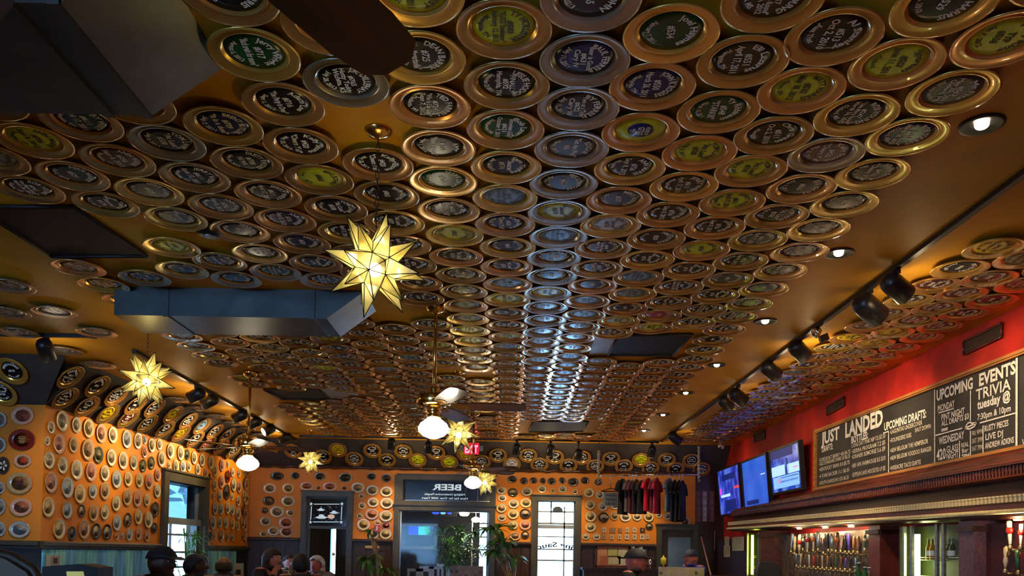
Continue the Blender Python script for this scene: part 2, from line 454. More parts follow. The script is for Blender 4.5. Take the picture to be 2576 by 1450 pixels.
b = MB(); betch(b, [(831 + 9 * math.cos(a * .5236), 1300 + 5.5 * math.sin(a * .5236)) for a in range(12)], d=.068)
b.build('etched_planet', M('etched_planet_glow', (.8, .5, .38), .6, emit=(.8, .5, .38), es=.4), up)  # planet's backlight is put in as emission too
b = MB(); bar(b, BO, BU, BN, D1[0] + .03, D1[1] - .03, .25, zbot - .02, -.08, -.076); b.build('pane', m_pane, d1)
b = MB()
for k in ((D1[0], D1[0] + .035), (D1[1] - .035, D1[1])): bar(b, BO, BU, BN, k[0], k[1], 0, D1[3], -.11, -.05)
bar(b, BO, BU, BN, D1[0], D1[1], 0, .25, -.11, -.05); bar(b, BO, BU, BN, D1[0], D1[1], D1[3] - .035, D1[3], -.11, -.05)
b.build('door_frame', m_olive, d1)
b = MB(); b.ball(bpt(838, 1395, .03), .028); b.build('door_knob', m_chrome, d1)

# --- wide centre opening with transom light
d2 = casing('door_2', BO, BU, BN, D2, w=.085)
t2 = casing('window_2', BO, BU, BN, TR, w=.085)
b = MB(); bar(b, BO, BU, BN, D2[0] - .084, D2[1] + .084, D2[3] + .10, TR[2], -.05, .045); b.build('mullion_board', m_olive, t2)
b = MB(); bar(b, BO, BU, BN, D2[0] - .085, TR[0] - .084, D2[3], TR[3] + .08, -.05, .044); bar(b, BO, BU, BN, TR[1] + .084, D2[1] + .087, D2[3], TR[3] + .08, -.05, .044); b.build('side_board', m_olive, t2)
b = MB(); bar(b, BO, BU, BN, TR[0], TR[1], TR[2], TR[3], -.08, -.075)
tp = b.build('transom_pane', M('dark_blue_glass', (.016, .026, .060), .15, col2=(.03, .05, .11), scale=3, alpha=.9), t2)
b = MB()
w2m = (bx(1161) - bx(1086))
cxm = lambda px: bx(px)
put_text(b, 'BEER', 0, 0, .098, (bx(1160) - bx(1087)), .03, mirror=True)
def to_wall(mb, px, py, d): 
    o = PY(px, py, YB); return T(o.x, YB + d, o.z) @ Matrix(((1, 0, 0, 0), (0, 0, -1, 0), (0, 1, 0, 0), (0, 0, 0, 1)))
b.build('lettering', m_etchb, tp, to_wall(b, 1123, 1233, .068))
b = MB(); put_text(b, 'Helping Unattractive People', 0, 0, .034, bx(1170) - bx(1068), .012, mirror=True); b.build('lettering', m_etchb, tp, to_wall(b, 1118, 1246, .068))
b = MB(); put_text(b, 'Have Sex for Over 2000 Years', 0, 0, .034, bx(1176) - bx(1060), .012, mirror=True); b.build('lettering', m_etchb, tp, to_wall(b, 1118, 1256, .068))
b = MB()
for k in ((TR[0], TR[0] + .012, TR[2], TR[3]), (TR[1] - .012, TR[1], TR[2], TR[3]), (TR[0], TR[1], TR[2], TR[2] + .012), (bx(1169), bx(1170), TR[2], TR[3]), (bx(1199), bx(1200), TR[2], TR[3])):
    bar(b, BO, BU, BN, *k, -.074, -.066)
b.build('pane_edge', m_chrome, t2)
b = MB(); bar(b, BO, BU, BN, D2[0], D2[1], .1, D2[3], -.082, -.078); b.build('pane', m_pane, d2)
b = MB(); bar(b, BO, BU, BN, bx(1225), bx(1232), 0, D2[3], -.12, -.04); bar(b, BO, BU, BN, bx(1003), bx(1006), 0, D2[3], -.12, -.04); b.build('door_frame', M('steel_edge', (.25, .26, .27), .3, .7), d2)

# --- bright sash window
w2 = casing('window_3', BO, BU, BN, W2, w=.095, sill=True)
b = MB()
for py, hh in ((1288, .012), (1318, .018), (1326, .03), (1351, .01), (1383, .012), (1411, .014)): zz = bz(1400, py); bar(b, BO, BU, BN, W2[0], W2[1], zz - hh, zz + hh, -.10, -.06)
for px_, za, zb_ in ((1386, 1262, 1318), (1420, 1275, 1450)): bar(b, BO, BU, BN, bx(px_) - .012, bx(px_) + .012, max(W2[2], bz(1400, zb_) if zb_ < 1440 else W2[2]), bz(1400, za), -.10, -.06)
for k in ((W2[0], W2[0] + .02), (W2[1] - .02, W2[1])): bar(b, BO, BU, BN, k[0], k[1], W2[2], W2[3], -.11, -.05)
b.build('glazing_bar', m_sash, w2)
b = MB(); bar(b, BO, BU, BN, W2[0], W2[1], W2[2], W2[3], -.086, -.082); wp = b.build('pane', m_pane, w2)
b = MB(); put_text(b, 'Flying Saucer', 0, 0, .080, .95, .03, arc=.9, mirror=True)
b.v = [v for v in b.v]
b.build('lettering', m_black, wp, to_wall(b, 1399, 1372, .055) @ T(0.0, -.03, 0))
b = MB(); betch(b, [(1390, 1287), (1392, 1279), (1398, 1275), (1408, 1275), (1414, 1279), (1417, 1287)], d=.05); b.build('hanging_lamp_shape', M('dark_teal', (.02, .035, .04), .5), wp)

# --- doorway at the bar end
d3 = casing('door_3', BO, BU, BN, D3, w=.085)
b = MB(); bar(b, BO, BU, BN, D3[0], D3[1], 0, D3[3], -.14, -.09); b.build('door_leaf', m_mahogd, d3)
b = MB(); bar(b, BO, BU, BN, bx(1683), bx(1740), .9, bz(1700, 1352), -.09, -.07); b.build('door_light', M('pale_blue_pane', (.16, .27, .34), .25, var=.2, scale=3), d3)

# the room behind the back wall ------------------------------------------
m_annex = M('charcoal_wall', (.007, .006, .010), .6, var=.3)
AY = 17.6
ax0, ax1 = -5.2, .25
s1 = PY(832, 1350, AY).x, PY(845, 1350, AY).x
s2 = PY(1206, 1350, AY).x, PY(1224, 1350, AY).x
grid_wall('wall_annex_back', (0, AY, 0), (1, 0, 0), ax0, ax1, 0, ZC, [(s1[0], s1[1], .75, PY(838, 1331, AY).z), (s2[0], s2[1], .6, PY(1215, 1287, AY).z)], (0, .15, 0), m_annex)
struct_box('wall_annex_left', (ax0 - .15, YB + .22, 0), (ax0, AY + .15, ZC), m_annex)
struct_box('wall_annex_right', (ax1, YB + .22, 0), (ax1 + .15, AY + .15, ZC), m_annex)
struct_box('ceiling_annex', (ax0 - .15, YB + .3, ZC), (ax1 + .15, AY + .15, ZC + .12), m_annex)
b = MB()
for py in (1318, 1328, 1352, 1384): zz = PY(1215, py, AY).z; b.box((s2[0], AY - .02, zz - .015), (s2[1], AY + .02, zz + .015))
tag(b.build('window_bars', m_black), None, None, None, 'structure').name = 'trim_11'

# ================================================================== named saucers on ceiling and cove
m_rims = [M('saucer_bronze', (.58, .31, .075), .25, .60, var=.10, scale=5, rnd=.2, coat=.45), M('saucer_gold', (.74, .45, .08), .24, .58, var=.10, scale=5, rnd=.14, coat=.45), M('saucer_pewter_and_light_tone', (.34, .29, .21), .25, .60, var=.10, scale=5, rnd=.18, coat=.45)]
DISC = {'black': M('disc_black', (.008, .008, .010), .22, spec=.45, var=.3), 'navy': M('disc_navy', (.012, .014, .10), .24, var=.3, spec=.32), 'green': M('disc_green', (.006, .075, .014), .24, var=.3, spec=.32),
        'lime': M('disc_lime', (.66, .74, .008), .34, var=.18, scale=18, bump=.25), 'white': M('disc_white', (.62, .62, .62), .35, var=.25, scale=25, bump=.4), 'red': M('disc_red', (.38, .012, .012), .35, var=.2),
        'sky': M('disc_pale_blue', (.22, .38, .58), .35, var=.3, scale=30, bump=.4), 'charcoal': M('disc_charcoal', (.045, .045, .042), .35, var=.3), 'maroon': M('disc_maroon', (.075, .012, .014), .32, var=.3), 'sage': M('disc_sage', (.22, .26, .14), .38, var=.4, scale=28, bump=.5),
        'yellow': M('disc_yellow', (.74, .56, .012), .35, var=.12), 'coral': M('disc_coral', (.72, .10, .05), .45, col2=(.85, .35, .08), scale=18)}
m_tw = M('lettering_white', (.92, .93, .90), .6, var=.04)
m_tk = M('lettering_black', (.02, .022, .006), .5, var=.05)
DARKTXT = {'lime', 'white', 'sky', 'sage', 'yellow', 'coral'}
SR = .1625
def rim_profile(k=1.):
    return [(.085 * k, 0), (.12 * k, .006), (SR * k, .024), (.1635 * k, .027), (.155 * k, .0275), (.126 * k, .0175), (.121 * k, .0205), (.115 * k, .0205), (.109 * k, .0125), (.09 * k, .0120), (1e-5, .0118)]
rim_me = [MB().lathe(rim_profile(), 40).mesh('saucer', m) for m in m_rims]
disc_me = {k: MB().lathe([(.106, .0122), (.105, .0140), (.07, .0150), (1e-5, .0155)], 36).mesh('name_disc', m) for k, m in DISC.items()}
_lt = {}
def lettering_mesh(lines, col, res=2):
    key = (tuple(lines), col in DARKTXT, res)
    if key in _lt: return _lt[key]
    b = MB(); n = len(lines); zt = .0166
    arcR = .082
    put_text(b, lines[0], 0, .064, .025, min(.165, .0145 * len(lines[0]) + .02), .03, arc=arcR * .80, z=zt - .001, res=res)
    mid = lines[1:-1]
    for i, s in enumerate(mid):
        y = .034 - (i + .5) * .076 / max(len(mid), 1) - .004
        w = min(1.78 * math.sqrt(max(.001, .094 ** 2 - (y + .01) ** 2)), .0135 * len(s) + .014)
        put_text(b, s, 0, y - .005, .020 if len(mid) > 2 else .026, w, .03, z=zt, res=res)
    if n > 1:
        s = lines[-1]; put_text(b, s, 0, -.086, .019, min(.14, .0115 * len(s) + .015), .03, arc=-.078, z=zt - .001, res=res)
    _lt[key] = b.mesh('lettering', m_tk if col in DARKTXT else m_tw)
    return _lt[key]
UNIQ = {(0, 0): ('lime', ['TY HOLLISTER', '#583', '"PLUG\'S Timekeeper"', 'February 12, 2013', 'Memphis, TN']), (0, 1): ('black', ['LESLIE HODGE', '"FINALLY"', '#592', 'Memphis, TN', 'September 22, 2011']),
        (0, 2): ('green', ['Bob Lawry', '"Somewhere Sunny"', '#621', 'October 9, 2011', 'Southaven, MS']), (1, 0): ('navy', ['PAUL FERRELL', '"Beer is Good"', '#631', 'Cary IV', 'July 11, 2011']),
        (1, 1): ('black', ['BY FERRELL', '"Two at a Time"', '#632', 'Cary III', 'July 11, 2011']), (1, 2): ('charcoal', ['EDGAR', '"Got Any IPAs?"', '#6', 'March 2011']), (1, 3): ('black', ['FES LOWMAN', '#633', 'April 7, 2011']),
        (2, 0): ('green', ['Joel Haynes', '#534', 'February 7, 2011']), (2, 1): ('navy', ['JOHN R. ROGERS', '#550', 'March 26, 2011', 'Memphis, TN']), (3, 0): ('black', ['Eli Lazarus', '#551', 'April 17, 2011', 'Memphis, TN']),
        (3, 1): ('green', ['Ty Robinson', '#548', '"STARKIE"', 'March 13, 2011']), (4, 0): ('black', ['Al Stanley', '#513', 'Oct 2, 2010', 'Just That']), (4, 1): ('lime', ['MATT HARRIS', '#532', 'May 18, 2012', 'Akron, OH']),
        (4, 2): ('black', ['Chris Green', '#511', 'Oct 2, 2010', 'Memphis']), (5, 0): ('lime', ['Spartan', '#557', 'June 11, 2011', 'Oxford']), (6, 0): ('lime', ['Matty King', 'TYP', '#558', 'Jan 7, 2012']),
        (6, 1): ('charcoal', ['Mr Fitz', '#563', 'May 25, 2011', 'Oxford, MS', 'Just one more']), (-1, 0): ('black', ['DEAN BARRY', '#725', '"It\'s a Margaritaville"', 'Sept 8, 2012']),
        (-1, 1): ('black', ['TED FARRELL', '#724', '"Who Is L\'an Goat"', 'Sept 7, 2012', 'Madison, WI']), (-1, 2): ('black', ['AMY', '#723', '"Pleased to approve"', 'Sept 1, 2012']), (-1, 3): ('green', ['MARK DAVIS', '#720', 'Aug 19, 2012']),
        (-2, 1): ('black', ['J.R. DILLEHAY', '#765', 'Hotty Toddy', 'Wichita, KS', 'July 28, 2013']), (-3, 0): ('green', ['Jerry Wright', '#717', '"Back again for more"', 'August 5, 2012']),
        (-3, 1): ('black', ['Adam Lee', '#716', '"The Party is Over"', 'Sept 1, 2012']), (-4, 2): ('navy', ['BRENT BUTLER', '#709', '"It is a duel"', 'July 7, 2011']), (-4, 3): ('black', ['DUSTY RHODES', '#708', 'HI MA', 'Nov 14, 2012'])}
POOL = [['JERRY WEST', '#6%d', 'April 17, 2011', 'Memphis, TN'], ['Kelly Stone', '#4%d', '"Cheers Y\'all"', 'May 25, 2011'], ['MIKE HARRIS', '#5%d', 'Oct 2, 2010'], ['TOM LANE', '"At Last"', '#3%d', 'July 9, 2011'], ['ROB YOUNG', '#2%d', '"One More Round"', 'March 26, 2012', 'Oxford, MS'],
        ['ANN MARIE', '#7%d', 'Sept 8, 2012', 'Memphis, TN'], ['BIG JOHN', '#8%d', 'June 1, 2013'], ['Sam Taylor', '"Saucer"', '#1%d', 'Jan 7, 2012']]
POOL = [[s % (11 + 9 * i) if '%' in s else s for s in p] for i, p in enumerate(POOL)]
COLR = {(-3, -1): 'black', (-1, -1): 'lime', (1, 4): 'lime', (1, 5): 'sky', (1, 6): 'navy', (2, 2): 'lime', (2, 5): 'white', (3, 2): 'lime', (4, 3): 'lime', (4, 4): 'lime', (4, 6): 'lime', (5, 2): 'maroon', (6, 6): 'navy', (-1, 5): 'lime', (0, 8): 'sky', (-3, 3): 'lime',
        (-4, 5): 'navy', (-4, 6): 'navy', (-5, 7): 'green', (-6, 3): 'maroon', (-6, 4): 'charcoal', (-6, 5): 'charcoal', (-7, 2): 'lime', (-9, 7): 'maroon', (4, 10): 'red', (2, 10): 'sky', (3, 8): 'sage', (2, 9): 'sage', (3, 10): 'lime', (2, 11): 'navy', (0, 12): 'lime',
        (1, 12): 'charcoal', (2, 14): 'sky', (2, 15): 'sky', (5, 12): 'sage', (-1, 9): 'sage', (-1, 10): 'sage', (-1, 11): 'lime', (-1, 12): 'lime', (-1, 13): 'charcoal', (-2, 13): 'lime', (0, 14): 'navy', (1, 16): 'sage', (2, 16): 'sky', (2, 17): 'sky', (6, 4): 'black', (4, 11): 'lime', (3, 13): 'charcoal', (-6, 16): 'lime', (5, 5): 'charcoal'}
RIMK = {(1, n): 2 for n in range(-2, 12)}  # grey rims of this column carry the window's reflection in their colour
RIMK.update({(5, 2): 2, (-2, 1): 2, (-5, 2): 2, (-6, 4): 1, (-6, 5): 1, (-7, 6): 1, (-1, 0): 1, (6, 1): 1, (6, 2): 1, (6, 3): 1, (6, 4): 1, (6, 5): 1, (-1, 13): 1, (-1, 14): 1, (-1, 12): 1, (-1, 11): 1})
NUMBERED = {(0, 0): 'gold-rimmed saucer with a creased lime disc numbered 583, largest lime lettering', (0, 1): 'saucer with a black disc reading FINALLY, just beyond the lime 583 one', (2, 0): 'saucer with a dark green disc numbered 534 and little other lettering', (3, 0): 'saucer with a black disc dated April 17, 2011, numbered 551', (4, 1): 'saucer with a lime disc from Akron, numbered 532',
            (-1, 0): 'bright gold saucer half under the brown fan blade, black disc numbered 725', (-1, 1): 'saucer with a black disc quoting a goat, numbered 724', (-1, 2): 'orange-gold saucer numbered 723 between the goat quote and a green disc', (-2, 1): 'pewter saucer with a black disc reading Hotty Toddy, numbered 765', (1, 3): 'grey-rimmed saucer with a black disc dated April 7, numbered 633'}
ZONES = [(lambda x, y: x < -1.0 and y < 5.6, 'between the two air ducts'), (lambda x, y: x < -.15 and y < 4.3, 'around the near star chain'), (lambda x, y: x < -.15 and y < 6.2, 'between near star and middle fan'), (lambda x, y: x > 1.2 and y < 4.8, 'near the first downlight'), (lambda x, y: x > 1.2, 'near the second downlight'),
         (lambda x, y: y < 3.6, 'before the lime badge saucer'), (lambda x, y: y < 4.6, 'level with the white disc'), (lambda x, y: x < -.8, 'beyond the boxy air duct'), (lambda x, y: x < -.15, 'behind the middle fan rod'), (lambda x, y: y < 6.2, 'between white and red discs'), (lambda x, y: True, 'beyond the red disc row')]

# flat panels and ducts that keep saucers off the ceiling (outlines measured on the ceiling)
def zquad(pts, z=ZC): return [PZ(x, y, z) for x, y in pts]
PAN = [zquad([(-62, 515), (188, 515), (370, 640), (130, 641)]), zquad([(1556, 840), (1742, 838), (1692, 892), (1530, 890)]), zquad([(663, 978), (800, 975), (834, 1003), (710, 1003)]), zquad([(1342, 1058), (1480, 1058), (1468, 1083), (1330, 1085)])]
STRIP = [zquad([(1500, 838), (1554, 840), (1528, 890), (1482, 889)]), zquad([(802, 974), (842, 964), (888, 985), (872, 1003), (836, 1003)])]
def inpoly(p, poly, grow=.0):
    c = sum((Vector((q.x, q.y)) for q in poly), Vector((0, 0))) / len(poly); ins = False
    qs = [c + (Vector((q.x, q.y)) - c) * (1 + grow) for q in poly]
    for i in range(len(qs)):
        a, b = qs[i], qs[i - 1]
        if (a.y > p.y) != (b.y > p.y) and p.x < (b.x - a.x) * (p.y - a.y) / (b.y - a.y) + a.x: ins = not ins
    return ins
STARS = [PZ(952, 328, ZC), PZ(345, 815, ZC), PZ(1157, 935, ZC), PZ(783, 1082, ZC), PZ(1222, 1075, ZC)]
STARS[1] = Vector((-2.83, 6.36, ZC))
FANS = [PZ(1097, 766, ZC), PZ(630, 935, ZC), PZ(1193, 1036, ZC), Vector((-.55, .95, ZC))]
SMOKE = PZ(525, 575, ZC)
DUCT1 = (-4.2, 2.40, -1.10, 3.03)      # x0, y0, x1, y1
DUCT2 = (-2.76, 5.66, -1.03, 6.14)
def proj(p):
    d = Vector(p) - EYE; w = d.dot(CF)
    return (CX + FPX * d.dot(CR) / w, CY - FPX * d.dot(CU) / w, w) if w > .05 else (-9999, 0, w)
cells = []
for k in range(-9, 7):
    X = -.045 + (.281 if k > 0 else .297) * k
    if k == -9: X = -2.78
    for n in range(-2, 31):
        Y = 2.74 + .331 * n + (.162 if k % 2 else 0)
        if Y > 12.75: continue
        if k == -9 and n < 7: continue
        if k == -8 and n < 8 and n not in (3, 4): continue
        if (k, n) in ((-7, 5), (-4, 0), (-4, 1), (-2, 2), (-5, 0), (-6, 6)): continue
        x = X + random.uniform(-.009, .009); y = Y + random.uniform(-.008, .008)
        if (k, n) == (-7, 6): x += .1; y -= .06
        c = Vector((x, y, ZC))
        if any(inpoly(c, p, .30) for p in PAN) or any(inpoly(c, p, .1) for p in STRIP): continue
        if any((c - s).to_2d().length < .20 for s in STARS) or any((c - s).to_2d().length < .20 for s in FANS): continue
        if (c - SMOKE).to_2d().length < .19: continue
        if DUCT2[0] - .0 < x < DUCT2[2] + .17 and DUCT2[1] - .15 < y < DUCT2[3] + .14: continue
        if x < DUCT1[2] + .125 and y < DUCT1[3] + .03: continue
        q = proj(c)
        if not (-110 < q[0] < 2690 and -110 < q[1] < 1460): continue
        cells.append((k, n, c, q[2]))
rcells = []
for j, X in enumerate((2.70, 2.965, 3.235)):
    Y = 4.62 + (.16 if j == 1 else 0) + (.28 if j == 2 else 0)
    while Y < 12.7:
        c = Vector((X + random.uniform(-.012, .012), Y + random.uniform(-.012, .012), ZC))
        q = proj(c)
        if q[0] < 2660: rcells.append((100 + j, int((Y - 4) / .32), c, q[2]))
        Y += .322
# separate ones on the left strip of the ceiling
lcells = [(200, i, PZ(x, y, ZC), 0) for i, (x, y) in enumerate([(25, 710), (137, 776), (243, 829), (45, 829), (160, 876), (248, 912), (445, 1001), (497, 1023), (544, 1043), (582, 1061), (615, 1076), (655, 1090), (20, 778)])]
lcells = [(a, b, c, proj(c)[2]) for a, b, c, d in lcells]
allc = sorted(cells + rcells + lcells, key=lambda t: t[3] if t[0] < 200 else 0)
NIND = 246
CEILR = (Vector((0, 1, 0)), Vector((1, 0, 0)))
rs = random.Random(11)
def pick_color(k, n, right):
    if (k, n) in UNIQ: return UNIQ[(k, n)][0]
    if (k, n) in COLR: return COLR[(k, n)]
    r = rs.random()
    if right: return 'yellow' if r < .20 else 'sage' if r < .27 else 'black' if r < .85 else 'maroon'
    return 'black' if r < .80 else 'lime' if r < .86 else 'navy' if r < .90 else 'charcoal' if r < .95 else 'sage' if r < .98 else 'sky'
CNAME = {'black': 'a black', 'navy': 'a navy blue', 'green': 'a green', 'lime': 'a lime-yellow', 'white': 'a crumpled white', 'red': 'a red', 'sky': 'a pale blue', 'charcoal': 'a charcoal grey', 'maroon': 'a maroon', 'sage': 'a crinkled sage', 'yellow': 'a yellow', 'coral': 'a coral red'}
FAR = [MB(), []]
def place_saucer(mtx, rim, col, lines, label, group, res=2, extra=None):
    t = thing('saucer_plate', label, 'plate', mtx, group)
    ob('saucer', rim_me[rim], t)
    d = ob('name_disc', disc_me[col], t)
    if lines: ob('lettering', lettering_mesh(lines, col, res), d)['kind'] = 'stuff'
    if extra: extra(d)
    return t
dl = list(DISC)
far = MB(); far_prof = [(.085, 0), (SR, .024), (.155, .0275), (.126, .0175), (.118, .0205), (.109, .0130)]
def blue_centre(d):
    MB().lathe([(.055, .0150), (.054, .0172), (1e-5, .0172)], 28).build('blue_centre', DISC['navy'], d)
    b = MB(); put_text(b, 'HUGGY', 0, .020, .016, .07, .02, z=.0182); put_text(b, 'GTG', 0, -.012, .026, .062, .03, z=.0182); put_text(b, 'ABV', 0, -.034, .013, .035, .02, z=.0182)
    b.build('lettering', m_tw, d)
for i, (k, n, c, dep) in enumerate(allc):
    right = 100 <= k < 200; strip = k == 200
    col = 'charcoal' if strip else pick_color(k, n, right)  # strip saucers: disc and rim greyed in place of shade
    rim = RIMK.get((k, n), 2 if strip else rs.choice((0, 0, 0, 0, 1)))
    mtx = frame(c, *CEILR) @ Matrix.Rotation(rs.uniform(-.10, .10), 4, 'Z') @ Matrix.Diagonal((1, 1, 1.25, 1))
    if i < NIND:
        lines = UNIQ[(k, n)][1] if (k, n) in UNIQ else POOL[(k * 3 + n * 5) % len(POOL)]
        if strip: label, grp = 'grey-toned saucer set apart on the bare mustard strip beyond the left ducts', 'loose saucers on the left ceiling strip'
        elif right: label, grp = 'bronze saucer with %s disc above the chalkboard wall' % CNAME[col], 'saucers above the bar wall, %s' % col
        elif (k, n) in NUMBERED: label, grp = NUMBERED[(k, n)], None
        elif (k, n) == (2, 2): label, grp = 'gold-rimmed ceiling saucer with a round blue badge on its lime disc', None
        else: 
            zn = next(z for f, z in ZONES if f(c.x, c.y)); rn = ('bronze', 'bright gold', 'grey-rimmed')[rim]
            label, grp = '%s ceiling saucer, %s lettered disc, %s' % (rn, CNAME[col], zn), 'ceiling saucers %s, %s %s' % (zn, rn, col)
        place_saucer(mtx, rim, col, [] if (k, n) == (2, 2) else lines, label, grp, 2 if dep < 5.2 else 1, blue_centre if (k, n) == (2, 2) else None)
    else:
        far.lathe(far_prof, 20, rim, mtx)
        far.lathe([(.109, .0132), (.07, .0150), (1e-5, .0155)], 16, 3 + dl.index(col), mtx)
        me = MB(); lines = POOL[(k * 3 + n * 5) % len(POOL)]
        put_text(me, lines[0], 0, .055, .024, .13, .03, arc=.07, z=.017, res=1); put_text(me, lines[2 if len(lines) > 3 else 1], 0, -.012, .026, .10, .03, z=.017, res=1); put_text(me, lines[-1], 0, -.07, .02, .10, .03, arc=-.07, z=.017, res=1)
        far.add([mtx @ Vector(v) for v in me.v], me.f, 3 + len(dl) + (1 if col in DARKTXT else 0))
tag(far.build('distant_saucers', m_rims + [DISC[x] for x in dl] + [m_tw, m_tk]), 'dense rows of small bronze saucers covering the far part of the ceiling', 'plates', None, 'stuff')

# saucers on the slanted cove boards
def cove_frame_left(px, py):
    n = (LN - U3).normalized(); up = (LN + U3).normalized(); p = onplane(px, py, LA + U3 * ZK + LN * E_, n)
    return frame(p, LD, up) @ Matrix.Diagonal((.92, .92, 1.4, 1))
def cove_frame_back(px, py, y=YB):
    n = Vector((0, -1, -1)).normalized(); up = Vector((0, -1, 1)).normalized(); p = onplane(px, py, (0, y - E_, ZK), n)
    return frame(p, (1, 0, 0), up) @ Matrix.Diagonal((.92, .92, 1.4, 1))
LC = [(172, 944, 0), (159, 997, 0), (240, 967, 0), (214, 1018, 0), (288, 992, 0), (267, 1037, 'yellow'), (336, 1016, 0), (319, 1048, 'maroon'), (384, 1023, 0), (367, 1062, 0), (431, 1040, 'yellow'), (411, 1077, 0), (470, 1056, 0), (452, 1087, 'yellow'), (504, 1069, 'sky'), (488, 1102, 0),
      (537, 1083, 0), (519, 1114, 'red'), (568, 1092, 0), (553, 1122, 0), (597, 1104, 0), (584, 1133, 0), (625, 1113, 0), (612, 1142, 0), (650, 1122, 0)]
for i, (x, y, c) in enumerate(LC):
    col = c or 'black'
    place_saucer(cove_frame_left(x, y), 0, col, POOL[i % 8], 'bronze saucer with %s disc on the sloping cove above the left wall' % CNAME[col], 'saucers on the left cove, %s' % col)
for i, (x, y) in enumerate([(32, 930), (6, 985), (-60, 955)]):
    place_saucer(cove_frame_back(x, y, LA.y), 1, 'black', POOL[i + 2], 'gold saucer on the grey cove board of the near left wall', 'saucers on the near left cove')
BC = [(678, 1126, 'coral'), (738, 1133, 0), (813, 1147, 0), (851, 1130, 'yellow'), (892, 1153, 0), (937, 1132, 0), (974, 1156, 0), (1015, 1134, 0), (1051, 1156, 'lime'), (1098, 1137, 0), (1131, 1161, 'lime'), (1172, 1141, 'yellow'), (1212, 1160, 0), (1253, 1144, 0), (1288, 1166, 'white'),
      (1329, 1144, 0), (1357, 1167, 0), (1396, 1148, 0), (1430, 1169, 0), (1464, 1149, 0), (1497, 1171, 0), (1537, 1152, 0), (1569, 1171, 0), (1612, 1155, 'lime'), (1636, 1176, 0), (1677, 1155, 0), (1699, 1178, 0), (1739, 1157, 0), (1764, 1178, 0)]
for i, (x, y, c) in enumerate(BC):
    col = c or 'black'
    place_saucer(cove_frame_back(x, y), 0, col, POOL[(i * 3) % 8], 'bronze saucer with %s disc on the sloping cove above the back wall' % CNAME[col], 'saucers on the back cove, %s' % col)

# ================================================================== ceiling panels, ducts, smoke alarm
pl = ['large dark square panel set into the left part of the ceiling', 'dark ceiling panel between saucers with a grey strip beside it, nearer the downlights', 'dark ceiling panel with a grey strip near the left lighting track', 'small dark ceiling panel among the farthest saucer rows']
for i, q in enumerate(PAN):
    e = thing('ceiling_panel', pl[i], 'panel', T(q[0]))
    c = sum(q, Vector()) / 4
    b = MB().prism([p - q[0] for p in q], (0, 0, -.012)); b.build('panel_face', m_panel, e)
    b = MB()
    for j in range(4):
        a, d = q[j] - q[0], q[(j + 1) % 4] - q[0]; b.tube([a + Vector((0, 0, -.012)), d + Vector((0, 0, -.012))], .012, 4)
    b.build('panel_frame', m_blacks, e)
for i, q in enumerate(STRIP):
    tag(MB().prism(q, (0, 0, -.010)).build('ceiling_patch', m_grey), ('pale grey sheet patch on the ceiling beside the dark panel near the downlights', 'pale grey sheet patch on the ceiling beside the dark panel near the left track')[i], 'patch')

def duct(name, label, d, h, slope, front=True, flange=(.10,)):
    x0, y0, x1, y1 = d; t = thing(name, label, 'duct', T((x0 + x1) / 2, (y0 + y1) / 2, ZC)); o = Vector(((x0 + x1) / 2, (y0 + y1) / 2, ZC))
    xb = x1 - slope
    pts = [Vector(p) - o for p in ((x0, y0, ZC), (x0, y0, ZC - h), (xb, y0, ZC - h), (x1, y0, ZC - .002))]
    MB().prism(pts, (0, y1 - y0, 0)).build('duct_body', m_duct, t)
    for fx in flange:                                    # raised seams round the body
        X = x0 + fx - o.x if fx > 0 else xb + fx - o.x
        w = .018
        MB().box((X - w, y0 - .008 - o.y, -h - .008), (X + w, y1 + .008 - o.y, -.002)).build('seam', m_duct, t)
    return t
duct('air_duct', 'near metal air duct with flat underside fixed to the ceiling', DUCT1, .19, .26, flange=(-.02, -.16, 1.2))
d2o = duct('air_duct', 'boxy metal air duct with a sloping end beyond the first star lamp', DUCT2, .20, .26, flange=(.36, -.10))
sm = thing('smoke_alarm', 'small dark smoke alarm on the ceiling among the left saucers', 'alarm', T(SMOKE))
MB().lathe([(.075, 0), (.075, -.02), (.055, -.04), (1e-5, -.042)][::-1], 20).build('alarm_body', m_black, sm)
MB().lathe([(.02, -.05), (.024, -.04)], 12).build('alarm_sensor', m_grey, sm)

# ================================================================== recessed downlights
m_bulbw = M('bulb_glow', (1, 1, 1), .5, emit=(1, .86, .62), es=14)
dlp = [((2470, 312), 1.0), ((2110, 636), 1.0), ((1925, 808), .95), ((1803, 918), .95), ((1725, 988), .9), ((1668, 1043), .9), ((1620, 1083), .9)]
DLW = ['beside the last gold saucers above the bar', 'second along the bar', 'third along the bar', 'fourth along the bar', 'fifth along the bar', 'sixth along the bar', 'farthest of the row along the bar']
for i, ((x, y), s) in enumerate(dlp):
    p = PZ(x, y, ZC)
    t = thing('downlight', 'round black recessed downlight, ' + ('first of the row along the bar' if i == 0 else DLW[i]), 'light', T(p), 'downlights along the bar')
    MB().lathe([(.088, 0), (.086, -.008), (.074, -.010), (.05, -.002), (1e-5, -.001)][::-1], 32).build('trim_ring', m_black, t)
    MB().ball((0, 0, -.004), .028, .028, .018).build('bulb', m_bulbw, t)
    light('downlight_beam', 'SPOT', p + Vector((0, 0, -.03)), 62, (1, .80, .52), t, .025, p + Vector((0, 0, -1)), 105, .8)

